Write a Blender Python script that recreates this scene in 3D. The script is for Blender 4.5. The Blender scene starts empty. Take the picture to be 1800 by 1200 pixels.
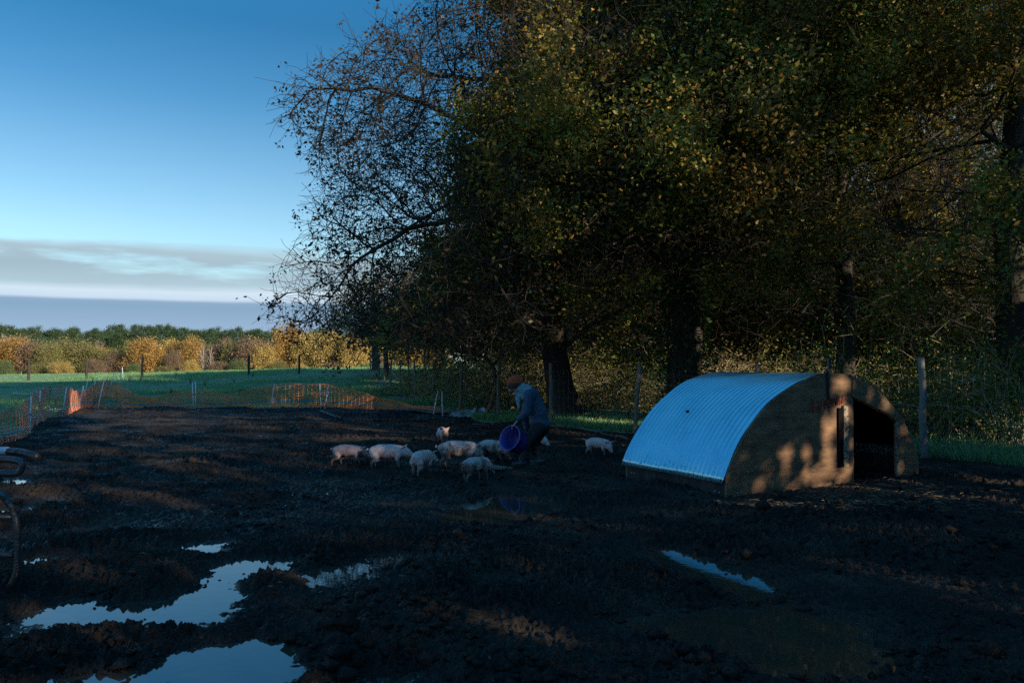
import bpy, bmesh, math, random
import numpy as np
from mathutils import Vector, Matrix, noise as mnoise

R = math.radians
# ------------------------------------------------------------------ camera, world, sun, exposure
scene = bpy.context.scene
COL = scene.collection
F = 1400.0 / 1800.0          # focal length over picture width (28 mm on 36 mm)
CAMH = 1.6
HOR = 630.0                  # picture row of the horizon
PITCH = math.atan((HOR - 600.0) / 1400.0)

cam_data = bpy.data.cameras.new("camera")
cam_data.sensor_width = 36.0
cam_data.lens = 28.0
cam_data.clip_start = 0.05
cam_data.clip_end = 3000.0
cam = bpy.data.objects.new("camera", cam_data)
cam.location = (0, 0, CAMH)
cam.rotation_euler = (R(90) + PITCH, 0, 0)
COL.objects.link(cam)
scene.camera = cam

SUN_AZ = R(128.0)            # clockwise from +Y (the view direction)
SUN_EL = R(16.0)
SUNV = np.array([math.sin(SUN_AZ) * math.cos(SUN_EL), math.cos(SUN_AZ) * math.cos(SUN_EL), math.sin(SUN_EL)])
sun_data = bpy.data.lights.new("sun", 'SUN')
sun_data.energy = 5.0
sun_data.angle = R(0.5)
sun_data.color = (1.0, 0.82, 0.60)
sun = bpy.data.objects.new("sun", sun_data)
sun.rotation_euler = Vector(-SUNV).to_track_quat('-Z', 'Y').to_euler()
sun.location = (30, -25, 30)
COL.objects.link(sun)

SKY_STRENGTH = 0.06
EXPO = 0.40
world = bpy.data.worlds.new("World")
scene.world = world
world.use_nodes = True
nt = world.node_tree
nt.nodes.clear()
N = nt.nodes.new
L = nt.links.new
out = N('ShaderNodeOutputWorld')
bg = N('ShaderNodeBackground')
bg.inputs['Strength'].default_value = SKY_STRENGTH
sky = N('ShaderNodeTexSky')
sky.sky_type = 'NISHITA'
sky.sun_disc = False
sky.sun_elevation = SUN_EL
sky.sun_rotation = SUN_AZ
sky.altitude = 50
sky.air_density = 1.0
sky.dust_density = 0.4
sky.ozone_density = 2.5
tc = N('ShaderNodeTexCoord')
sep = N('ShaderNodeSeparateXYZ')
L(tc.outputs['Generated'], sep.inputs[0])
mp = N('ShaderNodeMapping')
mp.inputs['Scale'].default_value = (2.8, 2.8, 20.0)
L(tc.outputs['Generated'], mp.inputs['Vector'])
nz = N('ShaderNodeTexNoise')
nz.inputs['Scale'].default_value = 1.6
nz.inputs['Detail'].default_value = 12.0
nz.inputs['Roughness'].default_value = 0.58
L(mp.outputs[0], nz.inputs['Vector'])
mp2 = N('ShaderNodeMapping')
mp2.inputs['Scale'].default_value = (1.3, 1.3, 6.0)
L(tc.outputs['Generated'], mp2.inputs['Vector'])
nz2 = N('ShaderNodeTexNoise')
nz2.inputs['Scale'].default_value = 2.4
nz2.inputs['Detail'].default_value = 4.0
L(mp2.outputs[0], nz2.inputs['Vector'])
def M(op, a=None, b=None, c=None, clamp=False):
    m = N('ShaderNodeMath'); m.operation = op; m.use_clamp = clamp
    for i, v in enumerate((a, b, c)):
        if v is None: continue
        if isinstance(v, (int, float)): m.inputs[i].default_value = v
        else: L(v, m.inputs[i])
    return m.outputs[0]
Z = sep.outputs['Z']
warp = M('MULTIPLY', M('SUBTRACT', nz.outputs['Fac'], 0.5), 0.012)
wamp = N('ShaderNodeMapRange'); wamp.inputs['From Min'].default_value = .075; wamp.inputs['From Max'].default_value = .13; wamp.inputs['To Min'].default_value = .006; wamp.inputs['To Max'].default_value = .055
L(Z, wamp.inputs['Value'])
warp = M('MULTIPLY', M('SUBTRACT', nz.outputs['Fac'], 0.5), wamp.outputs[0])
zw = M('ADD', Z, M('ADD', warp, M('MULTIPLY', M('SUBTRACT', nz2.outputs['Fac'], 0.5), M('MULTIPLY', wamp.outputs[0], .7))))
# clouds get thinner towards the left of the view
xs = M('MULTIPLY_ADD', sep.outputs['X'], 0.35, 0.0)
ramp = N('ShaderNodeValToRGB')
cr = ramp.color_ramp
def setramp(cr, stops):
    while len(cr.elements) > 1: cr.elements.remove(cr.elements[-1])
    cr.elements[0].position = stops[0][0]; cr.elements[0].color = (*stops[0][1], 1)
    for p, c in stops[1:]:
        e = cr.elements.new(p); e.color = (*c, 1)
# colour of the cloud layers against elevation (scaled by 5)
setramp(cr, [(0.0, (.40, .56, .74)), (.20, (.31, .46, .64)), (.295, (.255, .41, .58)), (.325, (.27, .42, .60)), (.345, (.60, .74, .88)),
             (.385, (.66, .80, .92)), (.43, (.44, .60, .70)), (.52, (.38, .52, .61)), (.68, (.47, .62, .70)), (1.0, (.30, .40, .55))])
L(M('MULTIPLY', zw, 5.0), ramp.inputs['Fac'])
mask = N('ShaderNodeValToRGB')
setramp(mask.color_ramp, [(0.0, (.35,)*3), (.10, (.75,)*3), (.16, (.97,)*3), (.33, (1.,)*3), (.39, (.8,)*3), (.42, (.85,)*3), (.60, (.9,)*3), (.60, (.85,)*3), (.665, (0,)*3)])
L(M('MULTIPLY', zw, 5.0), mask.inputs['Fac'])
streak = M('MULTIPLY_ADD', M('SUBTRACT', nz.outputs['Fac'], 0.47), 5.0, 0.0)
streak = M('ADD', streak, xs, clamp=False)
streak = M('ADD', streak, 0.95, clamp=True)
# low band is solid, upper band streaky
low = N('ShaderNodeMapRange'); low.inputs['From Min'].default_value = .074; low.inputs['From Max'].default_value = .088
L(zw, low.inputs['Value'])
mixs = M('ADD', M('MULTIPLY', streak, low.outputs[0]), M('SUBTRACT', 1.0, low.outputs[0]), clamp=True)
cov = M('MULTIPLY', mask.outputs['Color'], M('MULTIPLY', mixs, 1.0), clamp=True)
covb = M('MULTIPLY', cov, 1.25, clamp=True)
sc_ = N('ShaderNodeVectorMath'); sc_.operation = 'SCALE'
sc_.inputs['Scale'].default_value = 1.0 / (SKY_STRENGTH * 2 ** EXPO)
L(ramp.outputs['Color'], sc_.inputs[0])
tint = N('ShaderNodeMix'); tint.data_type = 'RGBA'; tint.blend_type = 'MULTIPLY'
tint.inputs['Factor'].default_value = 1.0
tr_ = N('ShaderNodeValToRGB')     # deeper, bluer air with height
setramp(tr_.color_ramp, [(0.0, (.62, .70, .70)), (.145, (.57, .66, .66)), (.229, (.40, .56, .60)), (.30, (.22, .46, .55)), (.377, (.115, .385, .50)), (.6, (.17, .66, .88)), (1.0, (.24, .86, 1.0))])
L(sep.outputs['Z'], tr_.inputs['Fac'])
ts_ = N('ShaderNodeVectorMath'); ts_.operation = 'SCALE'; ts_.inputs['Scale'].default_value = 3.0
L(tr_.outputs['Color'], ts_.inputs[0]); L(ts_.outputs[0], tint.inputs['B'])
L(sky.outputs[0], tint.inputs['A'])
mx = N('ShaderNodeMix'); mx.data_type = 'RGBA'
L(covb, mx.inputs['Factor'])
L(tint.outputs['Result'], mx.inputs['A'])
L(sc_.outputs[0], mx.inputs['B'])
L(mx.outputs['Result'], bg.inputs['Color'])
L(bg.outputs[0], out.inputs[0])

scene.view_settings.view_transform = 'Standard'
scene.view_settings.look = 'None'
scene.view_settings.gamma = 1.0
scene.view_settings.use_curve_mapping = False
scene.view_settings.exposure = EXPO
scene.render.engine = 'CYCLES'
scene.cycles.sample_clamp_indirect = 2.0
scene.cycles.max_bounces = 6
scene.cycles.diffuse_bounces = 3
scene.cycles.glossy_bounces = 3
scene.cycles.transmission_bounces = 3
scene.cycles.transparent_max_bounces = 6
scene.cycles.use_denoising = False
scene.render.resolution_x = 1024
scene.render.resolution_y = 682

# ------------------------------------------------------------------ small helpers
FWD = np.array([0, math.cos(PITCH), math.sin(PITCH)])
UP = np.array([0, -math.sin(PITCH), math.cos(PITCH)])
def ray(px, py):
    return FWD + (px - 900) / 1400 * np.array([1., 0, 0]) + (600 - py) / 1400 * UP
def G(px, py, z=0.0):
    """point on the level z seen at picture point px, py"""
    d = ray(px, py); t = (z - CAMH) / d[2]
    return np.array([0, 0, CAMH]) + d * t
def D(px, py, y):
    """point at distance y from the camera seen at px, py"""
    d = ray(px, py); return np.array([0, 0, CAMH]) + d * (y / d[1])

def tag(o, label=None, cat=None, group=None, kind=None):
    if label: o["label"] = label
    if cat: o["category"] = cat
    if group: o["group"] = group
    if kind: o["kind"] = kind
    return o
def empty(name, loc=(0, 0, 0), rz=0.0):
    o = bpy.data.objects.new(name, None)
    o.location = tuple(float(v) for v in loc); o.rotation_euler = (0, 0, rz)
    o.empty_display_size = 0.2
    COL.objects.link(o)
    return o
def link(name, me, mat=None, parent=None, smooth=False):
    if mat is not None and len(me.materials) == 0: me.materials.append(mat)
    o = bpy.data.objects.new(name, me)
    COL.objects.link(o)
    if parent is not None: o.parent = parent
    if smooth: me.polygons.foreach_set("use_smooth", [True] * len(me.polygons))
    return o
def np_mesh(name, V, Fc, matidx=None):
    """V (n,3), Fc (m,k) all faces of k corners"""
    V = np.asarray(V, dtype=np.float32); Fc = np.asarray(Fc, dtype=np.int32)
    me = bpy.data.meshes.new(name)
    me.vertices.add(len(V)); me.vertices.foreach_set("co", V.ravel())
    m, k = Fc.shape
    me.loops.add(m * k); me.loops.foreach_set("vertex_index", Fc.ravel())
    me.polygons.add(m)
    me.polygons.foreach_set("loop_start", np.arange(0, m * k, k, dtype=np.int32))
    try: me.polygons.foreach_set("loop_total", np.full(m, k, dtype=np.int32))
    except Exception: pass
    if matidx is not None: me.polygons.foreach_set("material_index", np.asarray(matidx, dtype=np.int32))
    me.update(calc_edges=True)
    return me

class MB:
    """collects simple solids, builds ONE mesh"""
    def __init__(s): s.v = []; s.f = []
    def add(s, vs, fs):
        b = len(s.v); s.v += [tuple(map(float, q)) for q in vs]; s.f += [tuple(b + i for i in f) for f in fs]
    def box(s, c, size, rot=None):
        hx, hy, hz = [q / 2 for q in size]
        vs = [Vector((x, y, z)) for x in (-hx, hx) for y in (-hy, hy) for z in (-hz, hz)]
        if rot is not None: vs = [rot @ v for v in vs]
        c = Vector(tuple(map(float, c)))
        s.add([v + c for v in vs], [(0, 1, 3, 2), (4, 6, 7, 5), (0, 4, 5, 1), (2, 3, 7, 6), (0, 2, 6, 4), (1, 5, 7, 3)])
    def tube(s, pts, rad, n=8, cap=True, frame=None):
        P = [Vector(tuple(map(float, p))) for p in pts]
        if not hasattr(rad, '__len__'): rad = [rad] * len(P)
        b = len(s.v); up = Vector((0.13, 0.27, 0.95)).normalized()
        ref = None
        for i, p in enumerate(P):
            t = (P[min(i + 1, len(P) - 1)] - P[max(i - 1, 0)])
            if t.length < 1e-9: t = Vector((0, 0, 1))
            t.normalize()
            if ref is None:
                ref = t.cross(up)
                if ref.length < .2: ref = t.cross(Vector((1, 0, 0)))
            ref = (ref - t * ref.dot(t)).normalized()
            w = t.cross(ref)
            for k in range(n):
                a = 2 * math.pi * k / n
                q = p + (ref * math.cos(a) + w * math.sin(a)) * rad[i]
                s.v.append(tuple(q))
        for i in range(len(P) - 1):
            for k in range(n):
                s.f.append((b + i * n + k, b + i * n + (k + 1) % n, b + (i + 1) * n + (k + 1) % n, b + (i + 1) * n + k))
        if cap:
            s.f.append(tuple(b + k for k in range(n))[::-1])
            s.f.append(tuple(b + (len(P) - 1) * n + k for k in range(n)))
    def ell(s, c, r, rot=None, nu=14, nv=9):
        b = len(s.v); c = Vector(tuple(map(float, c)))
        if not hasattr(r, '__len__'): r = (r, r, r)
        rows = []
        for j in range(nv + 1):
            th = math.pi * j / nv
            if j in (0, nv):
                v = Vector((0, 0, r[2] * math.cos(th)))
                if rot is not None: v = rot @ v
                rows.append([len(s.v)]); s.v.append(tuple(v + c)); continue
            row = []
            for k in range(nu):
                a = 2 * math.pi * k / nu
                v = Vector((r[0] * math.sin(th) * math.cos(a), r[1] * math.sin(th) * math.sin(a), r[2] * math.cos(th)))
                if rot is not None: v = rot @ v
                row.append(len(s.v)); s.v.append(tuple(v + c))
            rows.append(row)
        for j in range(nv):
            a, q = rows[j], rows[j + 1]
            for k in range(nu):
                k2 = (k + 1) % nu
                if len(a) == 1: s.f.append((a[0], q[k], q[k2]))
                elif len(q) == 1: s.f.append((a[k], q[0], a[k2]))
                else: s.f.append((a[k], q[k], q[k2], a[k2]))
    def caps(s, p0, r0, p1, r1, n=12):
        """tapered capsule, closed"""
        a = Vector(tuple(map(float, p0))); c = Vector(tuple(map(float, p1))); d = (c - a)
        if d.length < 1e-6: s.ell(a, r0); return
        d.normalize()
        pts = []; rr = []
        for k in (80, 50, 25):
            pts.append(a - d * r0 * math.sin(R(k))); rr.append(r0 * math.cos(R(k)))
        for k in range(4):
            t = k / 3; pts.append(a.lerp(c, t)); rr.append(r0 + (r1 - r0) * t)
        for k in (25, 50, 80):
            pts.append(c + d * r1 * math.sin(R(k))); rr.append(r1 * math.cos(R(k)))
        s.tube(pts, rr, n)
    def chain(s, pts, rr, n=12):
        for i in range(len(pts) - 1): s.caps(pts[i], rr[i], pts[i + 1], rr[i + 1], n)
    def mesh(s, name):
        me = bpy.data.meshes.new(name); me.from_pydata(s.v, [], s.f); me.update(); return me
    def build(s, name, mat, parent=None, smooth=False):
        return link(name, s.mesh(name), mat, parent, smooth)

def remeshed(mb, name, voxel, smooth_it=4, mat=None, parent=None, fac=.5):
    """union of the closed solids in mb as one continuous surface"""
    me = mb.mesh(name)
    tmp = bpy.data.objects.new("tmp", me); COL.objects.link(tmp)
    m = tmp.modifiers.new("r", 'REMESH'); m.mode = 'VOXEL'; m.voxel_size = voxel
    if smooth_it:
        m2 = tmp.modifiers.new("s", 'SMOOTH'); m2.factor = fac; m2.iterations = smooth_it
    dg = bpy.context.evaluated_depsgraph_get(); dg.update()
    me2 = bpy.data.meshes.new_from_object(tmp.evaluated_get(dg))
    me2.name = name
    bpy.data.objects.remove(tmp); bpy.data.meshes.remove(me)
    me2.polygons.foreach_set("use_smooth", [True] * len(me2.polygons))
    if mat is None: return me2
    return link(name, me2, mat, parent)

# ------------------------------------------------------------------ numpy noise
def _h(ix, iy, seed):
    h = (ix.astype(np.int64) * 374761393 + iy.astype(np.int64) * 668265263 + seed * 97463) & 0xffffffff
    h = ((h ^ (h >> 13)) * 1274126177) & 0xffffffff
    return ((h ^ (h >> 16)) & 0xffffff) / float(0xffffff)
def vnoise(x, y, seed=0):
    ix = np.floor(x); iy = np.floor(y); fx = x - ix; fy = y - iy
    fx = fx * fx * fx * (fx * (fx * 6 - 15) + 10); fy = fy * fy * fy * (fy * (fy * 6 - 15) + 10)
    a = _h(ix, iy, seed); b = _h(ix + 1, iy, seed); c = _h(ix, iy + 1, seed); d = _h(ix + 1, iy + 1, seed)
    return (a + (b - a) * fx) * (1 - fy) + (c + (d - c) * fx) * fy
def fbm(x, y, octv=4, seed=0, gain=.5):
    s = 0; a = 1; t = 0
    for i in range(octv):
        ca, sa = math.cos(i * 1.1), math.sin(i * 1.1)
        s = s + a * vnoise((x * ca - y * sa) * 2 ** i + 17 * i, (x * sa + y * ca) * 2 ** i - 9 * i, seed + i); t += a; a *= gain
    return s / t
def sstep(a, b, x):
    t = np.clip((x - a) / (b - a), 0, 1); return t * t * (3 - 2 * t)
def poly_sd(x, y, poly):
    """signed distance to a polygon, negative inside"""
    P = np.asarray(poly, float); n = len(P)
    dmin = np.full(x.shape, 1e9); inside = np.zeros(x.shape, bool)
    for i in range(n):
        a = P[i]; b = P[(i + 1) % n]; e = b - a
        wx = x - a[0]; wy = y - a[1]
        t = np.clip((wx * e[0] + wy * e[1]) / (e @ e), 0, 1)
        dmin = np.minimum(dmin, np.hypot(wx - e[0] * t, wy - e[1] * t))
        c = ((a[1] > y) != (b[1] > y))
        with np.errstate(divide='ignore', invalid='ignore'):
            xi = a[0] + (y - a[1]) * e[0] / (e[1] if abs(e[1]) > 1e-12 else 1e-12)
        inside ^= c & (x < xi)
    return np.where(inside, -dmin, dmin)

# ------------------------------------------------------------------ materials
MATS = {}
def mat_new(name):
    m = bpy.data.materials.new(name); m.use_nodes = True
    t = m.node_tree; t.nodes.clear()
    o = t.nodes.new('ShaderNodeOutputMaterial')
    return m, t, o
def pbr(name, col, rough=.6, metal=0.0, spec=.5, col2=None, scale=8.0, detail=5.0, thr=(.35, .65), bump=0.0, bscale=40.0,
        stretch=(1, 1, 1), rough2=None, coords='Object', ior=None):
    if name in MATS: return MATS[name]
    m, t, o = mat_new(name)
    n = t.nodes.new; l = t.links.new
    p = n('ShaderNodeBsdfPrincipled')
    p.inputs['Roughness'].default_value = rough; p.inputs['Metallic'].default_value = metal
    p.inputs['Specular IOR Level'].default_value = spec
    if ior: p.inputs['IOR'].default_value = ior
    p.inputs['Base Color'].default_value = (*col, 1)
    l(p.outputs[0], o.inputs[0])
    tcn = n('ShaderNodeTexCoord'); mpn = n('ShaderNodeMapping'); mpn.inputs['Scale'].default_value = stretch
    l(tcn.outputs[coords], mpn.inputs[0])
    if col2 is not None or rough2 is not None:
        nn = n('ShaderNodeTexNoise'); nn.inputs['Scale'].default_value = scale; nn.inputs['Detail'].default_value = detail
        nn.inputs['Roughness'].default_value = .6
        l(mpn.outputs[0], nn.inputs['Vector'])
        mr = n('ShaderNodeMapRange'); mr.inputs['From Min'].default_value = thr[0]; mr.inputs['From Max'].default_value = thr[1]
        l(nn.outputs['Fac'], mr.inputs['Value'])
        if col2 is not None:
            mix = n('ShaderNodeMix'); mix.data_type = 'RGBA'
            mix.inputs['A'].default_value = (*col, 1); mix.inputs['B'].default_value = (*col2, 1)
            l(mr.outputs[0], mix.inputs['Factor']); l(mix.outputs['Result'], p.inputs['Base Color'])
        if rough2 is not None:
            m2 = n('ShaderNodeMapRange'); m2.inputs['To Min'].default_value = rough; m2.inputs['To Max'].default_value = rough2
            l(mr.outputs[0], m2.inputs['Value']); l(m2.outputs[0], p.inputs['Roughness'])
    if bump:
        nb = n('ShaderNodeTexNoise'); nb.inputs['Scale'].default_value = bscale; nb.inputs['Detail'].default_value = 6
        l(mpn.outputs[0], nb.inputs['Vector'])
        bp = n('ShaderNodeBump'); bp.inputs['Strength'].default_value = bump; bp.inputs['Distance'].default_value = .02
        l(nb.outputs['Fac'], bp.inputs['Height']); l(bp.outputs[0], p.inputs['Normal'])
    MATS[name] = m
    return m
def leafmat(name, cols, transl=.35, rough=.45, spec=.25, patch=None, patch_scale=.5, sheen=0.0):
    """cols: list of (weight, colour); one leaf = one island = one colour; patch: colour tint of whole clumps"""
    if name in MATS: return MATS[name]
    m, t, o = mat_new(name); n = t.nodes.new; l = t.links.new
    g = n('ShaderNodeNewGeometry'); rp = n('ShaderNodeValToRGB'); rp.color_ramp.interpolation = 'CONSTANT'
    tot = sum(w for w, c in cols); acc = 0; st = []
    for w, c in cols:
        st.append((acc / tot, c)); acc += w
    while len(rp.color_ramp.elements) > 1: rp.color_ramp.elements.remove(rp.color_ramp.elements[-1])
    rp.color_ramp.elements[0].position = 0; rp.color_ramp.elements[0].color = (*st[0][1], 1)
    for p_, c in st[1:]:
        e = rp.color_ramp.elements.new(p_); e.color = (*c, 1)
    l(g.outputs['Random Per Island'], rp.inputs['Fac'])
    colout = rp.outputs['Color']
    if patch is not None:
        tcn = n('ShaderNodeTexCoord'); nn = n('ShaderNodeTexNoise'); nn.inputs['Scale'].default_value = patch_scale
        nn.inputs['Detail'].default_value = 3
        l(tcn.outputs['Object'], nn.inputs['Vector'])
        mr = n('ShaderNodeMapRange'); mr.inputs['From Min'].default_value = .48; mr.inputs['From Max'].default_value = .62
        l(nn.outputs['Fac'], mr.inputs['Value'])
        mix = n('ShaderNodeMix'); mix.data_type = 'RGBA'; mix.inputs['B'].default_value = (*patch, 1)
        mf = n('ShaderNodeMath'); mf.operation = 'MULTIPLY'; mf.inputs[1].default_value = .75
        l(mr.outputs[0], mf.inputs[0]); l(mf.outputs[0], mix.inputs['Factor'])
        l(colout, mix.inputs['A']); colout = mix.outputs['Result']
    p = n('ShaderNodeBsdfPrincipled'); p.inputs['Roughness'].default_value = rough
    p.inputs['Specular IOR Level'].default_value = spec
    if sheen: p.inputs['Sheen Weight'].default_value = sheen; p.inputs['Sheen Roughness'].default_value = .6; p.inputs['Sheen Tint'].default_value = (.8, .92, 1, 1)
    tr = n('ShaderNodeBsdfTranslucent'); ms = n('ShaderNodeMixShader'); ms.inputs[0].default_value = transl
    l(colout, p.inputs['Base Color']); l(colout, tr.inputs['Color'])
    l(p.outputs[0], ms.inputs[1]); l(tr.outputs[0], ms.inputs[2]); l(ms.outputs[0], o.inputs[0])
    MATS[name] = m
    return m
# ------------------------------------------------------------------ terrain
def gp(*pts): return [tuple(G(a, b)[:2]) for a, b in pts]
PEN = [(-2.2, 24.3), (-6, 25.4), (-10, 25.7), (-14.3, 26.4), (-13.0, 22.3), (-10.5, 17.0), (-9.7, 14.9), (-9.2, 10), (-9.5, -14), (16, -14), (11.6, 7.0),
       (6.6, 12.6), (2.6, 16.2), (0.95, 18.2), (-.55, 19.6), (-1.4, 22)]
PUDDLES = [
    (gp((30, 1092), (95, 1052), (170, 1052), (248, 1066), (300, 1052), (352, 1016), (392, 992), (470, 980), (528, 984), (512, 1000), (455, 1010), (418, 1036), (418, 1072), (350, 1096), (250, 1094), (150, 1108), (70, 1108)), .05),
    (gp((490, 1016), (555, 998), (628, 994), (618, 1026), (540, 1038)), .05),
    (gp((205, 1215), (260, 1172), (330, 1146), (430, 1132), (500, 1128), (540, 1150), (520, 1185), (500, 1215)), .05),
    (gp((60, 1215), (80, 1190), (190, 1178), (240, 1215)), .04),
    (gp((312, 965), (330, 957), (388, 957), (380, 970)), .03),
    (gp((82, 990), (100, 978), (165, 978), (160, 988), (120, 996)), .03),
    (gp((40, 992), (55, 984), (75, 990), (60, 998)), .03),
    (gp((165, 842), (175, 830), (198, 834), (190, 842)), .03),
    (gp((-20, 907), (-10, 896), (52, 894), (48, 904)), .03),
    (gp((15, 855), (25, 843), (55, 846), (58, 858)), .03),
    (gp((780, 912), (830, 885), (868, 874), (960, 882), (990, 892), (930, 905), (890, 923), (820, 921)), .05),
    (gp((1135, 976), (1180, 968), (1255, 980), (1315, 1012), (1350, 1052), (1290, 1050), (1225, 1028), (1165, 1004)), .06),
    (gp((1085, 1095), (1180, 1078), (1290, 1070), (1380, 1062), (1450, 1085), (1530, 1145), (1525, 1178), (1450, 1196), (1330, 1180), (1200, 1130)), .06),
    (gp((610, 994), (650, 976), (700, 972), (735, 984), (690, 998), (625, 1006)), .03),
    (gp((790, 1028), (830, 1020), (960, 1008), (975, 1020), (900, 1030), (840, 1040)), .02),
    (gp((590, 1215), (620, 1185), (730, 1180), (820, 1215)), .03),
]
WATER_Z = 0.004
MOUNDS = [(*G(500, 1030)[:2], .30, .08), (*G(275, 1030)[:2], .22, .07), (*G(100, 1140)[:2], .3, .05), (*G(700, 1080)[:2], .7, .07), (*G(840, 1110)[:2], .6, .06),
          (*G(330, 1010)[:2], .3, .05), (*G(600, 1120)[:2], .5, .05), (*G(270, 752)[:2], .8, .10), (*G(560, 752)[:2], .8, .10), (*G(640, 778)[:2], 1.2, .07),
          (*G(250, 815)[:2], 1.2, .06), (*G(350, 812)[:2], .9, .06), (*G(1290, 920)[:2], 1.0, .05), (*G(1640, 905)[:2], 1.0, .10), (*G(1000, 950)[:2], .8, .04)]
def pen_edge(x, y):
    return poly_sd(x, y, PEN) + (fbm(x * 1.3, y * 1.3, 4, 71) - .5) * .9
def base_z(x, y):
    x = np.asarray(x, float); y = np.asarray(y, float)
    z = .45 * sstep(32, 62, y) * sstep(-38, -12, x)
    z = z - 4.2 * sstep(66, 230, y) + .10 * (fbm(x * .13, y * .13, 3, 5) - .5) * sstep(24, 34, y)
    z = z + .25 * sstep(6, 30, x - 3 - (16 - y) * .9) * sstep(0, 4, y)          # slow rise under the trees
    return z
def ground_z(x, y, fine=True):
    x = np.asarray(x, float); y = np.asarray(y, float)
    e = pen_edge(x, y)
    mud = 1 - sstep(-.25, .15, e)
    z = base_z(x, y)
    far = sstep(60, 18, np.hypot(x, y)) * mud
    h = .034 * (fbm(x * .55, y * .55, 3, 11) - .5) - .0035
    # churned clods
    wx = x + .10 * (fbm(x * 4, y * 4, 2, 21) - .5); wy = y + .10 * (fbm(x * 4, y * 4, 2, 22) - .5)
    rough = .55 + .9 * sstep(.35, .7, fbm(x * .9, y * .9, 2, 31))
    b1 = np.abs(2 * vnoise(wx * 4.3, wy * 4.3, 41) - 1)
    b2 = np.abs(2 * vnoise(wx * 9.1, wy * 9.1, 42) - 1)
    b3 = 1 - np.abs(2 * vnoise(wx * 18.3, wy * 18.3, 43) - 1)
    b4 = np.abs(2 * vnoise(wx * 37., wy * 37., 44) - 1)
    b5 = vnoise(wx * 71., wy * 71., 45)
    h = h + rough * (.012 * b1 + .020 * (1 - b2) * b3 + .024 * b3 + .026 * b4 + .016 * b5)
    # trotter and boot prints: small pits with a raised rim
    for sc_p, amp_p, sd_p in ((6.5, .024, 3), (12.5, .018, 7)):
        cx, cy = np.floor(x * sc_p), np.floor(y * sc_p); best = np.full(x.shape, 9.0)
        for ox in (-1, 0, 1):
            for oy in (-1, 0, 1):
                jx = _h(cx + ox, cy + oy, 500 + sd_p); jy = _h(cx + ox, cy + oy, 600 + sd_p)
                best = np.minimum(best, np.hypot(cx + ox + jx - x * sc_p, (cy + oy + jy - y * sc_p) * .8))
        h = h - amp_p * rough * (np.exp(-(best / .20) ** 2) - .45 * np.exp(-((best - .38) / .12) ** 2))
    for mx_, my_, r, a in MOUNDS:
        d = np.hypot(x - mx_, (y - my_) * .8)
        h = h + .65 * a * np.exp(-(d / r) ** 2) * (.6 + .8 * b2)
    for poly, depth in PUDDLES:
        P = np.array(poly); c = P.mean(0); rr = np.abs(P - c).max() + 1.2
        msk = (np.abs(x - c[0]) < rr) & (np.abs(y - c[1]) < rr)
        if not msk.any(): continue
        xs, ys = x[msk], y[msk]
        sd = poly_sd(xs, ys, poly) + (fbm(xs * 4.6, ys * 4.6, 5, 61, .6) - .5) * .36 + (b2[msk] - .4) * .05
        k = sstep(.22, -.02, sd)
        hm = h[msk]
        low = WATER_Z - depth * (.12 + .88 * sstep(.02, -.22, sd)) + .50 * np.maximum(hm - .045, 0)
        h[msk] = hm * (1 - k) + low * k
    h = h * 1.0
    grass = .05 + .05 * (fbm(x * .8, y * .8, 3, 81) - .5)
    z = z + mud * h + (1 - mud) * grass
    return z
def gz(x, y): return float(base_z(np.array([x]), np.array([y]))[0])

def radial_ground():
    r1 = np.geomspace(1.6, 32, 860); r2 = np.geomspace(32.4, 900, 170)
    rr = np.concatenate([[.25, .6, 1.0], r1, r2])
    a = np.concatenate([np.linspace(-180, -60, 70, endpoint=False), np.linspace(-60, -38, 90, endpoint=False),
                        np.linspace(-38, 38, 880, endpoint=False), np.linspace(38, 60, 90, endpoint=False), np.linspace(60, 180, 70)])
    A = np.radians(a)
    X = np.outer(rr, np.sin(A)); Y = np.outer(rr, np.cos(A))
    nr, na = X.shape
    x = X.ravel(); y = Y.ravel()
    z = ground_z(x, y)
    i = np.arange((nr - 1)); j = np.arange(na - 1)
    I, J = np.meshgrid(i, j, indexing='ij')
    q = np.stack([I * na + J, I * na + J + 1, (I + 1) * na + J + 1, (I + 1) * na + J], -1).reshape(-1, 4)
    V = np.stack([x, y, z], -1)
    e = pen_edge(x, y)
    ef = e[q].mean(1)
    ismud = ef < 0
    me = []
    for nm, sel in (("muddy_ground", ismud := (ef < 0)), ("grass_field", ~ismud)):
        qq = q[sel]; used, inv = np.unique(qq, return_inverse=True)
        m = np_mesh(nm, V[used], inv.reshape(-1, 4))
        m.polygons.foreach_set("use_smooth", [True] * len(m.polygons))
        me.append(m)
    return me

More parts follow.
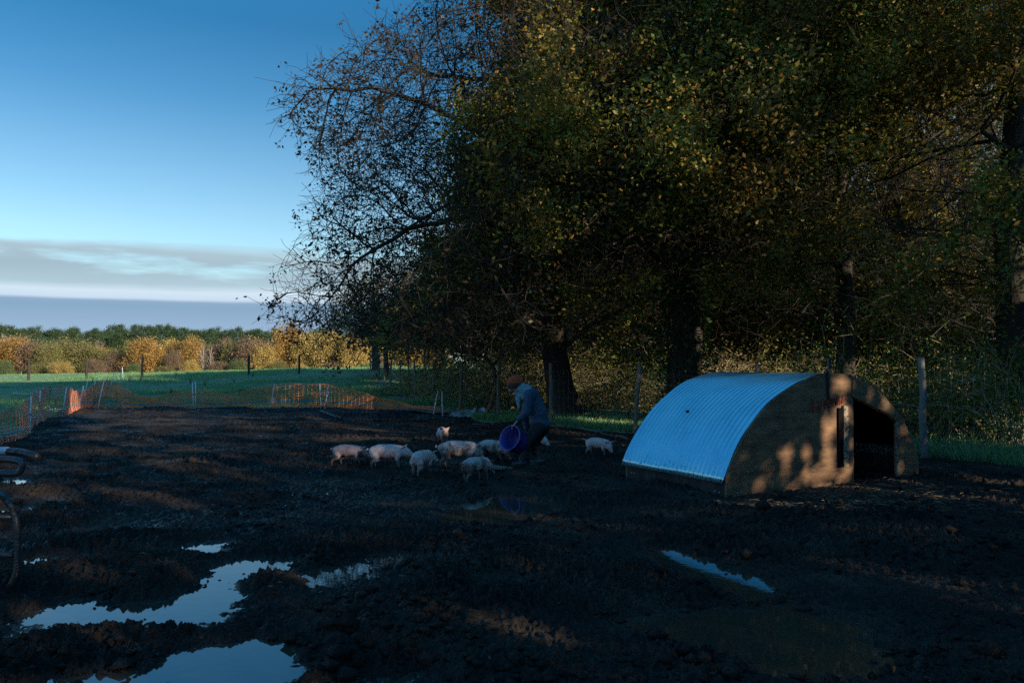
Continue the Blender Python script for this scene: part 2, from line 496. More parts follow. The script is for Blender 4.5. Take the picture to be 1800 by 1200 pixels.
def mud_material():
    m, t, o = mat_new("mud"); n = t.nodes.new; l = t.links.new
    p = n('ShaderNodeBsdfPrincipled'); l(p.outputs[0], o.inputs[0])
    tcn = n('ShaderNodeTexCoord')
    a = n('ShaderNodeTexNoise'); a.inputs['Scale'].default_value = 1.1; a.inputs['Detail'].default_value = 8; a.inputs['Roughness'].default_value = .65
    l(tcn.outputs['Object'], a.inputs['Vector'])
    r = n('ShaderNodeValToRGB')
    setramp(r.color_ramp, [(0.30, (.015, .0115, .009)), (.45, (.028, .0215, .0165)), (.56, (.050, .038, .028)), (.70, (.098, .074, .054))])
    l(a.outputs['Fac'], r.inputs['Fac'])
    f = n('ShaderNodeTexNoise'); f.inputs['Scale'].default_value = 60; f.inputs['Detail'].default_value = 4
    l(tcn.outputs['Object'], f.inputs['Vector'])
    mixc = n('ShaderNodeMix'); mixc.data_type = 'RGBA'; mixc.blend_type = 'MULTIPLY'; mixc.inputs['Factor'].default_value = .9
    fr = n('ShaderNodeMapRange'); fr.inputs['From Min'].default_value = .3; fr.inputs['From Max'].default_value = .7; fr.inputs['To Min'].default_value = .3; fr.inputs['To Max'].default_value = 1.9
    l(f.outputs['Fac'], fr.inputs['Value'])
    l(r.outputs['Color'], mixc.inputs['A']); l(fr.outputs[0], mixc.inputs['B']); l(mixc.outputs['Result'], p.inputs['Base Color'])
    w = n('ShaderNodeTexNoise'); w.inputs['Scale'].default_value = 2.3; w.inputs['Detail'].default_value = 9; w.inputs['Roughness'].default_value = .7
    l(tcn.outputs['Object'], w.inputs['Vector'])
    wr = n('ShaderNodeMapRange'); wr.inputs['From Min'].default_value = .34; wr.inputs['From Max'].default_value = .50; wr.inputs['To Min'].default_value = .28; wr.inputs['To Max'].default_value = .9
    l(w.outputs['Fac'], wr.inputs['Value']); 
    # the mud is wet and shiny just above the water line
    sp_ = n('ShaderNodeSeparateXYZ'); l(tcn.outputs['Object'], sp_.inputs[0])
    wz = n('ShaderNodeMapRange'); wz.inputs['From Min'].default_value = .008; wz.inputs['From Max'].default_value = .032; wz.inputs['To Min'].default_value = .22; wz.inputs['To Max'].default_value = 1.0
    l(sp_.outputs['Z'], wz.inputs['Value'])
    mm = n('ShaderNodeMath'); mm.operation = 'MINIMUM'; l(wz.outputs[0], mm.inputs[0]); l(wr.outputs[0], mm.inputs[1]); l(mm.outputs[0], p.inputs['Roughness'])
    p.inputs['Specular IOR Level'].default_value = .28
    b = n('ShaderNodeTexNoise'); b.inputs['Scale'].default_value = 30; b.inputs['Detail'].default_value = 10; b.inputs['Roughness'].default_value = .78
    l(tcn.outputs['Object'], b.inputs['Vector'])
    bp = n('ShaderNodeBump'); bp.inputs['Strength'].default_value = 1.0; bp.inputs['Distance'].default_value = .045
    l(b.outputs['Fac'], bp.inputs['Height']); l(bp.outputs[0], p.inputs['Normal'])
    return m
def grass_ground_material():
    m, t, o = mat_new("grass_ground"); n = t.nodes.new; l = t.links.new
    p = n('ShaderNodeBsdfPrincipled'); p.inputs['Roughness'].default_value = .8; l(p.outputs[0], o.inputs[0])
    p.inputs['Sheen Weight'].default_value = .1; p.inputs['Sheen Roughness'].default_value = .6; p.inputs['Sheen Tint'].default_value = (.8, .92, 1, 1)   # dew
    tcn = n('ShaderNodeTexCoord'); mpn = n('ShaderNodeMapping'); mpn.inputs['Scale'].default_value = (1, .45, 1)
    l(tcn.outputs['Object'], mpn.inputs[0])
    a = n('ShaderNodeTexNoise'); a.inputs['Scale'].default_value = .5; a.inputs['Detail'].default_value = 10; a.inputs['Roughness'].default_value = .7
    l(mpn.outputs[0], a.inputs['Vector'])
    r = n('ShaderNodeValToRGB')
    setramp(r.color_ramp, [(0.30, (.06, .15, .06)), (.48, (.09, .21, .08)), (.60, (.13, .25, .085)), (.75, (.18, .28, .10))])
    l(a.outputs['Fac'], r.inputs['Fac']); l(r.outputs['Color'], p.inputs['Base Color'])
    b = n('ShaderNodeTexNoise'); b.inputs['Scale'].default_value = 12; b.inputs['Detail'].default_value = 6
    l(tcn.outputs['Object'], b.inputs['Vector'])
    bp = n('ShaderNodeBump'); bp.inputs['Strength'].default_value = 1.0; bp.inputs['Distance'].default_value = .08
    l(b.outputs['Fac'], bp.inputs['Height']); l(bp.outputs[0], p.inputs['Normal'])
    return m
_mud, _grass = radial_ground()
tag(link("muddy_ground", _mud, mud_material()), kind="structure")
tag(link("grass_field", _grass, grass_ground_material()), kind="structure")

def water_material():
    m, t, o = mat_new("puddle_water"); n = t.nodes.new; l = t.links.new
    p = n('ShaderNodeBsdfPrincipled')
    p.inputs['Base Color'].default_value = (.058, .049, .034, 1)
    p.inputs['Roughness'].default_value = .03
    p.inputs['IOR'].default_value = 2.8
    tcn = n('ShaderNodeTexCoord'); b = n('ShaderNodeTexNoise'); b.inputs['Scale'].default_value = 9; b.inputs['Detail'].default_value = 3
    l(tcn.outputs['Object'], b.inputs['Vector'])
    bp = n('ShaderNodeBump'); bp.inputs['Strength'].default_value = .04; bp.inputs['Distance'].default_value = .01
    l(b.outputs['Fac'], bp.inputs['Height']); l(bp.outputs[0], p.inputs['Normal'])
    l(p.outputs[0], o.inputs[0])
    return m
WM = water_material()
_mb = MB()                      # one water level under the whole yard; only the hollows lie below it
_mb.add([(-8.5, 3.0, WATER_Z), (7.5, 3.0, WATER_Z), (7.5, 13.5, WATER_Z), (-8.5, 13.5, WATER_Z)], [(0, 1, 2, 3)])
tag(_mb.build("puddle_water", WM), kind="structure")

# ------------------------------------------------------------------ gaps in the tree crowns through which the low sun falls
GAPS = []          # (point, radius)
def gap(p, r): GAPS.append((np.array(p, float), r))
def gapg(px, py, r, z=0.0): gap(G(px, py, z), r)
_SR = np.cross(SUNV, [0, 0, 1.]); _SR /= np.linalg.norm(_SR)
def in_gap(P, extra=0.0):
    """which points lie in one of the gaps"""
    bad = np.zeros(len(P), bool)
    for q, r in GAPS:
        v = P - q; t = v @ SUNV
        d = np.linalg.norm(v - t[:, None] * SUNV, axis=1)
        bad |= (t > .8) & (d < r + extra)
    return bad
def in_gap_off(P, t0=0.8, extra=0.0):
    return in_gap(P, extra)
# ------------------------------------------------------------------ pig ark (arched hut)
HA = np.array([2.42, 9.03]); HDIR = np.array([.869, .494]); HRZ = math.atan2(HDIR[1], HDIR[0])
HW, HL, HE, HR = 3.52, 1.83, .27, 1.94
hut = tag(empty("pig_ark", (HA[0], HA[1], 0), HRZ), "low arched pig hut with corrugated metal roof, brown plywood front and dark doorway", "pig ark")
HZC = 1.387 - HR
def arc_z(s): return HZC + math.sqrt(max(HR ** 2 - (s - HW / 2) ** 2, 0))
PLY = pbr("plywood", (.31, .175, .09), .75, col2=(.11, .062, .036), scale=3.0, thr=(.38, .66), stretch=(1, 1, 3.2), bump=.5, bscale=28, detail=9)
PLY2 = pbr("plywood_header", (.26, .16, .085), .7, col2=(.15, .09, .05), scale=5, stretch=(1, 1, 3), bump=.3, bscale=30)
BOARD = pbr("grey_board", (.055, .052, .048), .8, col2=(.022, .020, .020), scale=3.5, thr=(.35, .6), stretch=(3, 3, 1), bump=.6, bscale=25)
DARKIN = pbr("black_inside_shade", (.002, .0018, .0015), 1.0, spec=.0)  # near-black colour stands in for the shade inside the hut
BATTEN = pbr("weathered_batten", (.36, .30, .22), .8, col2=(.10, .08, .06), scale=22, thr=(.45, .6), bump=.4)
SLOTBLACK = pbr("black_slot_shade", (.004, .004, .006), .8, spec=.1)  # black colour stands in for the shade in the door groove
STEEL = pbr("galvanised_steel", (.42, .44, .46), .45, .8, col2=(.2, .21, .22), scale=9, thr=(.4, .7))
def xz_prism(mb, pts, y0, y1):
    n = len(pts)
    mb.add([(x, y0, z) for x, z in pts] + [(x, y1, z) for x, z in pts],
           [tuple(range(n)), tuple(range(2 * n - 1, n - 1, -1))] + [(i, i + n, (i + 1) % n + n, (i + 1) % n) for i in range(n)])
def arcpts(s0, s1, n, off=0.0):
    return [(s0 + (s1 - s0) * i / n, arc_z(s0 + (s1 - s0) * i / n) + off) for i in range(n + 1)]
b = MB()
xz_prism(b, [(0, -.05), (2.18, -.05), (2.18, 1.10), (2.86, .862), (3.03, .75), (3.03, -.05), (HW, -.05)] + [(s, z + .036 * min(1, max(0, (s - 1.25) / .3)) * min(1, (HW - s) / .3)) for s, z in arcpts(HW, 0, 60)], 0, .02)
b.build("front_panel", PLY, hut)
b = MB(); xz_prism(b, [(2.17, 1.117)] + [(2.86, .877), (3.05, .76)] + [(s, z - .004) for s, z in arcpts(3.06, 2.17, 16)], -.024, -.002); b.build("door_header", PLY2, hut)
b = MB(); xz_prism(b, [(0, -.05), (HW, -.05)] + arcpts(HW, 0, 48), HL - .02, HL); b.build("back_panel", PLY, hut)
b = MB(); b.box((.010, HL / 2, HE / 2 - .035), (.022, HL - .044, HE + .04)); b.build("side_board", BOARD, hut)
b = MB(); b.box((HW - .010, HL / 2, HE / 2 - .035), (.022, HL - .044, HE + .04)); b.build("side_board", BOARD, hut)
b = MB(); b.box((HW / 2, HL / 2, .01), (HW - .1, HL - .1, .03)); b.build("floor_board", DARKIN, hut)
b = MB(); xz_prism(b, [(.08, .05), (HW - .08, .05)] + arcpts(HW - .08, .08, 40, -.05), HL - .14, HL - .12); b.build("inner_shade_panel", DARKIN, hut)  # added black panel that keeps the doorway dark
b = MB(); xz_prism(b, arcpts(.10, HW - .10, 40, -.045) + arcpts(HW - .10, .10, 40, -.035), .03, HL - .03); b.build("roof_shade_sheet", DARKIN, hut)  # added black sheet that hides the bright underside of the roof
b = MB(); b.box((2.015, -.018, .63), (.085, .030, .76)); b.build("door_batten", BATTEN, hut)
b = MB(); b.box((1.925, -.014, .615), (.085, .022, .74)); b.build("door_slot", SLOTBLACK, hut)
b = MB(); b.box((3.045, -.016, .385), (.035, .026, .76)); b.build("door_jamb", BATTEN, hut)
b = MB(); b.box((2.185, .05, .53), (.018, .10, 1.12)); b.build("door_jamb", PLY2, hut)
b = MB(); b.box((1.70, -.012, 1.28), (.038, .010, .36), Matrix.Rotation(R(-3), 3, 'Y')); b.box((1.715, -.02, 1.53), (.03, .03, .14))
b.build("lifting_strap", pbr("blue_grey_iron", (.045, .07, .09), .45, .7), hut)
BOLT = pbr("bolt", (.6, .62, .64), .35, .9)
for bx, bz in ((.80, .80), (.815, .765), (.33, .30), (.40, .305), (2.10, 1.235), (1.70, 1.17), (1.705, 1.13), (.16, .07), (.22, .075), (1.40, .25)):
    b = MB(); b.caps((bx, -.002, bz), .009, (bx, -.008, bz), .008, 8); b.build("bolt", BOLT, hut)
for yy, bz in ((.10, .075), (.17, .08), (1.70, .10), (1.64, .10)):
    b = MB(); b.caps((.0, yy, bz), .011, (-.006, yy, bz), .010, 8); b.build("bolt", BOLT, hut)
# red marker letters
red = MB()
def stroke(pts, w=.012):
    for i in range(len(pts) - 1):
        a = Vector((pts[i][0], -.004, pts[i][1])); c = Vector((pts[i + 1][0], -.004, pts[i + 1][1])); d = c - a
        rot = Matrix.Rotation(-math.atan2(d.z, d.x), 3, 'Y')
        red.box((a + c) / 2 + Vector((0, -.00005 * len(red.f), 0)), (d.length + w * .8, .0015, w), rot)
tx, tz = 1.425, .955
for st in ([(0, .15), (.006, 0), (.05, .005), (.055, .05), (.01, .06)], [(.09, .06), (.11, .0), (.125, .05)], [(.11, .14), (.125, .07), (.15, .0), (.165, .06), (.17, .15)],
           [(.235, .01), (.225, .13), (.26, .07), (.285, .145), (.30, .03)], [(.33, .03), (.345, .15)], [(.375, .04), (.37, .14), (.41, .14), (.40, .09), (.38, .085)],
           [(.44, .05), (.46, .15), (.485, .06)], [(.52, .16), (.50, .10), (.54, .10), (.52, .055)], [(.58, .17), (.565, .07), (.61, .09)], [(.64, .12), (.70, .155)]):
    stroke([(tx + a * .97, tz + c * .95 + a * .04) for a, c in st])
red.build("red_marking", pbr("red_marker", (.50, .02, .015), .6, col2=(.25, .02, .015), scale=60), hut)
# corrugated roof
nth, ny = 56, 24 * 8
a0 = math.asin((HW / 2 + .015) / HR) + .024
off = .012
def roofv(th, y, r):
    cor = (.0135 - .006 * min(1, max(0, (abs(th) - 1.05) / .12))) * math.cos(2 * math.pi * y / .0765)
    dent = .006 * math.sin(th * 7 + 1) * math.sin(y * 3.1) + .004 * math.sin(th * 19 + y * 5)
    rr_ = HR + off + cor + dent + r
    return (HW / 2 + rr_ * math.sin(th), y, HZC + rr_ * math.cos(th))
V = []; Fq = []
y0r, y1r = .0225, HL + .05
for layer in (0, -.0025):
    for i in range(nth + 1):
        th = -a0 + 2 * a0 * i / nth
        for j in range(ny + 1): V.append(roofv(th, y0r + (y1r - y0r) * j / ny, layer))
nl = (nth + 1) * (ny + 1)
for i in range(nth):
    for j in range(ny):
        q = i * (ny + 1) + j
        Fq.append((q, q + ny + 1, q + ny + 2, q + 1)); Fq.append((nl + q, nl + q + 1, nl + q + ny + 2, nl + q + ny + 1))
for j in range(ny):
    for q in (j, nth * (ny + 1) + j): Fq.append((q, q + 1, nl + q + 1, nl + q))
for i in range(nth):
    for q in (i * (ny + 1), i * (ny + 1) + ny): Fq.append((q, nl + q, nl + q + ny + 1, q + ny + 1))
def roof_material():
    m, t, o = mat_new("corrugated_galvanised"); n = t.nodes.new; l = t.links.new
    p = n('ShaderNodeBsdfPrincipled'); l(p.outputs[0], o.inputs[0])
    p.inputs['Metallic'].default_value = .85
    tcn = n('ShaderNodeTexCoord'); a = n('ShaderNodeTexNoise'); a.inputs['Scale'].default_value = 3; a.inputs['Detail'].default_value = 8
    l(tcn.outputs['Object'], a.inputs['Vector'])
    r = n('ShaderNodeValToRGB'); setramp(r.color_ramp, [(.3, (.35, .75, .88)), (.55, (.44, .86, .97)), (.8, (.52, .90, .98))])
    l(a.outputs['Fac'], r.inputs['Fac'])
    # dirt splashed on the lowest part of the sheet
    s = n('ShaderNodeSeparateXYZ'); l(tcn.outputs['Object'], s.inputs[0])
    mr = n('ShaderNodeMapRange'); mr.inputs['From Min'].default_value = .27; mr.inputs['From Max'].default_value = .62; mr.inputs['To Min'].default_value = .0; mr.inputs['To Max'].default_value = .30
    l(s.outputs['Z'], mr.inputs['Value'])
    d = n('ShaderNodeTexNoise'); d.inputs['Scale'].default_value = 38; d.inputs['Detail'].default_value = 5; d.inputs['Roughness'].default_value = .7
    l(tcn.outputs['Object'], d.inputs['Vector'])
    sub = n('ShaderNodeMath'); sub.operation = 'SUBTRACT'; l(d.outputs['Fac'], sub.inputs[0]); l(mr.outputs[0], sub.inputs[1])
    m3 = n('ShaderNodeMapRange'); m3.inputs['From Min'].default_value = .56; m3.inputs['From Max'].default_value = .62; l(sub.outputs[0], m3.inputs['Value'])
    mix = n('ShaderNodeMix'); mix.data_type = 'RGBA'; mix.inputs['B'].default_value = (.06, .06, .055, 1)
    l(m3.outputs[0], mix.inputs['Factor']); l(r.outputs['Color'], mix.inputs['A']); l(mix.outputs['Result'], p.inputs['Base Color'])
    rr = n('ShaderNodeMapRange'); rr.inputs['To Min'].default_value = .22; rr.inputs['To Max'].default_value = .36; l(a.outputs['Fac'], rr.inputs['Value']); l(rr.outputs[0], p.inputs['Roughness'])
    return m
rm = np_mesh("roof", V, Fq); rm.polygons.foreach_set("use_smooth", [True] * len(rm.polygons))
roof = link("roof", rm, roof_material(), hut)
b = MB(); th = -math.asin(1.0 * .62); v = roofv(-.72, 1.15, .004); b.ell(v, (.022, .03, .014), Matrix.Rotation(-.5, 3, 'Y'), 10, 6); b.build("dead_leaf_on_sheet", pbr("dead_leaf", (.035, .025, .018), .8), roof)

# ------------------------------------------------------------------ pigs
def pig_material(name, base, dirt, pink, thr=(.52, .66), seed=0):
    m, t, o = mat_new(name); n = t.nodes.new; l = t.links.new
    p = n('ShaderNodeBsdfPrincipled'); p.inputs['Roughness'].default_value = .62; l(p.outputs[0], o.inputs[0])
    p.inputs['Subsurface Weight'].default_value = .08; p.inputs['Subsurface Radius'].default_value = (.03, .012, .008)
    tcn = n('ShaderNodeTexCoord'); mpn = n('ShaderNodeMapping'); mpn.inputs['Location'].default_value = (seed * 3.1, seed * 1.7, 0); l(tcn.outputs['Object'], mpn.inputs[0])
    a = n('ShaderNodeTexNoise'); a.inputs['Scale'].default_value = 7; a.inputs['Detail'].default_value = 7; a.inputs['Roughness'].default_value = .65
    l(mpn.outputs[0], a.inputs['Vector'])
    s = n('ShaderNodeSeparateXYZ'); l(tcn.outputs['Object'], s.inputs[0])
    # mud on legs and belly
    zr = n('ShaderNodeMapRange'); zr.inputs['From Min'].default_value = .02; zr.inputs['From Max'].default_value = .19; zr.inputs['To Min'].default_value = .34; zr.inputs['To Max'].default_value = 0
    l(s.outputs['Z'], zr.inputs['Value'])
    ad = n('ShaderNodeMath'); l(a.outputs['Fac'], ad.inputs[0]); l(zr.outputs[0], ad.inputs[1])
    mr = n('ShaderNodeMapRange'); mr.inputs['From Min'].default_value = thr[0]; mr.inputs['From Max'].default_value = thr[1]; mr.inputs['To Max'].default_value = .9
    l(ad.outputs[0], mr.inputs['Value'])
    b_ = n('ShaderNodeTexNoise'); b_.inputs['Scale'].default_value = 3.5; l(mpn.outputs[0], b_.inputs['Vector'])
    mx1 = n('ShaderNodeMix'); mx1.data_type = 'RGBA'; mx1.inputs['A'].default_value = (*base, 1); mx1.inputs['B'].default_value = (*pink, 1); l(b_.outputs['Fac'], mx1.inputs['Factor'])
    mx2 = n('ShaderNodeMix'); mx2.data_type = 'RGBA'; l(mx1.outputs['Result'], mx2.inputs['A']); mx2.inputs['B'].default_value = (*dirt, 1); l(mr.outputs[0], mx2.inputs['Factor'])
    l(mx2.outputs['Result'], p.inputs['Base Color'])
    nb = n('ShaderNodeTexNoise'); nb.inputs['Scale'].default_value = 90; nb.inputs['Detail'].default_value = 3; l(tcn.outputs['Object'], nb.inputs['Vector'])
    bp = n('ShaderNodeBump'); bp.inputs['Strength'].default_value = .35; bp.inputs['Distance'].default_value = .006; l(nb.outputs['Fac'], bp.inputs['Height']); l(bp.outputs[0], p.inputs['Normal'])
    return m
EYE = pbr("pig_eye", (.01, .008, .008), .15)
PIGDARK = pbr("dark_brown_ear", (.10, .055, .05), .8)  # one even dark brown for the darker ear
HOOF = pbr("hoof", (.05, .04, .035), .6)
def pig(loc, yaw, L, mat, label, neck=0.0, headyaw=0.0, stride=.0, tail=1, dark_ear=False, bend=0.0, seed=0):
    """L: length from snout to rump; neck: head lowered (radians); local +X is forward"""
    rg = random.Random(seed)
    root = tag(empty("pig", loc, yaw), label, "pig", "young pigs feeding in the mud")
    S = L
    def P(x, y, z):
        # the spine bends sideways in front of the shoulders
        if x > 0: y = y + bend * x * x * 2.0
        return Vector((x * S, y * S, z * S))
    b = MB()
    b.chain([P(-.37, 0, .375), P(-.25, 0, .392), P(-.08, 0, .388), P(.10, 0, .378), P(.20, 0, .375)], [.112 * S, .138 * S, .146 * S, .142 * S, .126 * S], 18)
    b.ell(P(-.08, 0, .345), (.19 * S, .125 * S, .125 * S), None, 18, 12)
    b.ell(P(.14, 0, .345), (.13 * S, .125 * S, .135 * S), None, 16, 12)
    for sgn in (-1, 1): b.ell(P(-.33, sgn * .062, .315), (.11 * S, .065 * S, .125 * S), None, 16, 12)
    # neck and head pivot at the shoulders
    piv = P(.20, 0, .385)
    HR_ = Matrix.Rotation(headyaw, 3, 'Z') @ Matrix.Rotation(neck, 3, 'Y')
    def Hd(x, y, z): return piv + HR_ @ Vector((x * S, y * S, z * S))
    b.caps(piv, .118 * S, Hd(.12, 0, .0), .100 * S, 16)
    b.caps(Hd(.08, 0, -.005), .105 * S, Hd(.17, 0, -.010), .082 * S, 16)
    b.caps(Hd(.17, 0, -.015), .080 * S, Hd(.235, 0, -.040), .052 * S, 14)
    b.caps(Hd(.235, 0, -.042), .050 * S, Hd(.300, 0, -.060), .038 * S, 14)
    b.caps(Hd(.292, 0, -.058), .043 * S, Hd(.308, 0, -.062), .043 * S, 14)
    b.caps(Hd(.12, 0, -.075), .055 * S, Hd(.24, 0, -.085), .028 * S, 12)      # jaw
    for sg in (-1, 1): b.ell(Hd(.15, sg * .055, -.05), .040 * S, None, 10, 8)  # cheeks
    st = stride
    legs = []
    for k, sgn in enumerate((-1, 1)):
        f = st * sgn
        hip = P(-.335, sgn * .075, .30); knee = P(-.275 + f * .35, sgn * .080, .205); hock = P(-.385 + f * .75, sgn * .078, .125 + abs(f) * .1); ft = P(-.365 + f, sgn * .078, .028)
        b.caps(hip, .085 * S, knee, .058 * S, 12); b.caps(knee, .056 * S, hock, .031 * S, 12); b.caps(hock, .030 * S, ft, .024 * S, 10)
        f = -st * sgn * .9
        sh = P(.16, sgn * .075, .29); el = P(.135 + f * .2, sgn * .080, .215); kn = P(.155 + f * .75, sgn * .078, .125); ff = P(.155 + f, sgn * .078, .028)
        b.caps(sh, .070 * S, el, .048 * S, 12); b.caps(el, .046 * S, kn, .031 * S, 12); b.caps(kn, .030 * S, ff, .024 * S, 10)
        legs += [ft, ff]
    me = remeshed(b, "pig_body", .0125 * S / .62, 5)
    o = link("body", me, mat, root)
    # ears: cupped, pointed, leaning forward
    for sgn in (-1, 1):
        e = MB(); c0 = Hd(.075, sgn * .062, .060)
        grid = []
        for i in range(7):
            t = i / 6
            w = .066 * S * (1 - t) ** .7 * (1.15 if 0 < i < 4 else 1)
            ctr = c0 + HR_ @ Vector((.035 * S * t + .03 * S * t * t, sgn * .105 * S * t, .125 * S * t - .045 * S * t * t))
            for kk in (-1, -.4, .4, 1):
                grid.append(ctr + HR_ @ Vector((w * kk * .72, -sgn * w * kk * .55, w * kk * .30)) + HR_ @ Vector((-.012 * S * kk * kk, 0, 0)))
        for thick in (0, 1):
            for g_ in grid: e.v.append(tuple(g_ + HR_ @ Vector((-.004 * S * thick, -sgn * .010 * S * thick, .0))))
        for i in range(6):
            for j in range(3):
                q = i * 4 + j
                e.f.append((q, q + 1, q + 5, q + 4)); e.f.append((28 + q, 28 + q + 4, 28 + q + 5, 28 + q + 1))
        for i in range(6):
            for j in (0, 3):
                q = i * 4 + j; e.f.append((q, q + 4, q + 32, q + 28))
        for j in range(3): e.f.append((j, j + 28, j + 29, j + 1)); e.f.append((24 + j, 25 + j, 53 + j, 52 + j))
        eo = e.build("ear", PIGDARK if (dark_ear and sgn == dark_ear) else mat, root, True)
        y = MB(); y.ell(Hd(.175, sgn * .060, .022), .0115 * S, None, 10, 6); y.build("eye", EYE, root, True)
    for sg in (-1, 1):
        pass
    # snout disc with nostrils
    sn = MB(); sn.caps(Hd(.312, 0, -.063), .041 * S, Hd(.318, 0, -.065), .039 * S, 14); so = sn.build("snout", pbr("snout_skin", (.42, .22, .19), .5, col2=(.2, .11, .09), scale=30), root, True)
    for sg in (-1, 1):
        q = MB(); q.ell(Hd(.356, sg * .015, -.070), (.006 * S, .008 * S, .011 * S), None, 8, 5); q.build("nostril", EYE, so, True)
    t = MB(); pts = []
    for i in range(15):
        a = i / 14
        if tail == 1: pts.append(P(-.470 - .035 * a - .018 * (1 - math.cos(a * 7)), .022 * math.sin(a * 7), .40 + .035 * a + .022 * math.sin(a * 7)))
        else: pts.append(P(-.475 - .17 * a, .015 * math.sin(a * 4), .40 + .07 * math.sin(a * 2.6)))
    t.tube(pts, [(.011 - .007 * i / 14) * S for i in range(15)], 7); t.build("tail", mat, root, True)
    for l_ in legs:
        h = MB()
        for s2 in (-1, 1):
            h.caps(l_ + Vector((.006 * S, s2 * .011 * S, -.002 * S)), .0165 * S, l_ + Vector((.022 * S, s2 * .011 * S, -.020 * S)), .011 * S, 8)
        h.build("hoof", HOOF, root, True)
    return root
def gl(px, py, dz=-.012):
    g = G(px, py, .05)
    xx = g[0] + np.linspace(-.3, .3, 13); yy = g[1] + np.linspace(-.12, .12, 5); X_, Y_ = np.meshgrid(xx, yy)
    return (g[0], g[1], float(np.percentile(ground_z(X_.ravel(), Y_.ravel()), 60)) + dz)
CL = (.60, .50, .46)
MW = pig_material("pig_skin_pale", (.66, .52, .49), (.10, .075, .06), (.64, .43, .39), (.54, .72), 1)
MP = pig_material("pig_skin_pink", (.40, .31, .31), (.08, .06, .055), (.34, .24, .24), (.53, .68), 2)
MD = pig_material("pig_skin_muddy", (.56, .47, .44), (.08, .062, .052), (.50, .38, .35), (.44, .58), 3)
pig(gl(617, 818), R(-3), .575, MP, "dusky pink pig walking right at the left end of the group", neck=.35, stride=.11, seed=1, headyaw=.1)
pig(gl(687, 821), R(2), .66, MW, "large clean pale pig standing side on facing right, second from the left", neck=.12, stride=.035, seed=2)
pig(gl(744, 834), R(72), .63, MW, "small pale pig seen from behind with curled tail, between the clean pig and the huddle", neck=.25, headyaw=-.45, stride=.06, seed=3)
pig(gl(779, 781), R(-72), .56, MW, "small pig facing the camera alone behind the others", neck=-.42, headyaw=-.35, stride=.02, seed=4, dark_ear=-1)
pig(gl(812, 817), R(8), .74, MD, "big mud-splashed pig side on in the huddle, its head down", neck=.55, stride=.05, seed=5)
pig(gl(841, 841), R(48), .60, MD, "mud-splashed pig with rump towards us beside the spilled feed, nearest the camera", neck=.6, headyaw=-.2, stride=.05, seed=6)
pig(gl(872, 812), R(-28), .64, MD, "dirty pig eating with head down just left of the purple bucket", neck=.75, stride=.03, seed=7, dark_ear=-1)
pig(gl(944, 795), R(-62), .60, MW, "pale pig half hidden behind the boots of the person", neck=.35, headyaw=.5, stride=.03, seed=8, dark_ear=1)
pig(gl(1055, 801), R(-38), .56, MW, "pale pig with a dark ear standing alone between the person and the hut", neck=.55, headyaw=-.25, stride=.05, tail=2, dark_ear=-1, seed=9)

# ------------------------------------------------------------------ person
PY = 11.75
def Q(px, py, dy=0.0): return Vector(D(px, py, PY + dy))
foot = G(935, 823, .03)
person = tag(empty("person", (foot[0], foot[1], .03)), "person in teal jacket, rust knitted hat and boots bending to pour feed from a bucket", "person")
PO = Vector((foot[0], foot[1], .03))
def LQ(px, py, dy=0.0): return Q(px, py, dy) - PO
SKIN = pbr("skin", (.48, .28, .20), .5, col2=(.42, .22, .16), scale=12)
TEAL = pbr("teal_jacket", (.034, .085, .14), .7, col2=(.020, .050, .088), scale=9, bump=.9, bscale=16)
TROUS = pbr("black_trousers", (.010, .010, .012), .8, col2=(.018, .017, .018), scale=20, bump=.4, bscale=40)
BOOT = pbr("green_rubber_boot", (.022, .055, .060), .4, col2=(.04, .038, .03), scale=12, thr=(.45, .6))
SCARF = pbr("pale_blue_scarf", (.26, .38, .42), .9, col2=(.16, .26, .30), scale=38, bump=1.0, bscale=70)
HAT = pbr("rust_knit", (.66, .10, .025), .9, col2=(.46, .06, .018), scale=45, bump=1.0, bscale=90)
head = LQ(903, 675); neckb = LQ(921, 687)
chest = LQ(932, 696); waist = LQ(947, 727); pelv = LQ(950, 748)
# near arm = the arm towards the camera
shN = LQ(930, 693, -.17); elN = LQ(926, 725, -.20); haN = LQ(911, 739, -.15)
shF = LQ(930, 693, .17); elF = LQ(922, 727, .20); haF = LQ(927, 760, .26)
hipN = LQ(948, 750, -.08); knN = LQ(926, 778, -.13); anN = LQ(917, 812, -.10)
hipF = LQ(953, 750, .08); knF = LQ(938, 779, .12); anF = LQ(950, 812, .10)
fN = anN.copy(); fN.z = .045; fF = anF.copy(); fF.z = .045
fdir = Vector((-.88, -.45, 0)).normalized()
b = MB()
b.ell(head, (.088, .078, .108), Matrix.Rotation(R(-32), 3, 'Y'), 18, 14)
b.caps(head + Vector((-.02, 0, -.05)), .060, head + Vector((-.045, 0, -.085)), .038, 12)   # jaw and chin
b.caps(head + Vector((-.085, 0, -.035)), .010, head + Vector((-.108, 0, -.055)), .013, 10)  # nose
b.caps(head + Vector((-.080, -.018, -.078)), .010, head + Vector((-.080, .018, -.078)), .010, 8)  # lips
b.caps(head + Vector((.03, 0, -.04)), .055, neckb, .055, 14)
b.chain([neckb, chest, waist, pelv], [.07, .135, .120, .135], 18)
b.caps(chest + Vector((0, -.13, .02)), .07, chest + Vector((0, .13, .02)), .07, 14)
for s_, e_, h_ in ((shN, elN, haN), (shF, elF, haF)):
    b.caps(s_, .055, e_, .042, 12); b.caps(e_, .041, h_, .027, 12)
for h_, k_, a_, f_ in ((hipN, knN, anN, fN), (hipF, knF, anF, fF)):
    b.caps(h_, .088, k_, .056, 14); b.caps(k_, .055, a_, .040, 14); b.caps(a_, .04, f_, .036, 10); b.caps(f_, .034, f_ + fdir * .08, .022, 10)
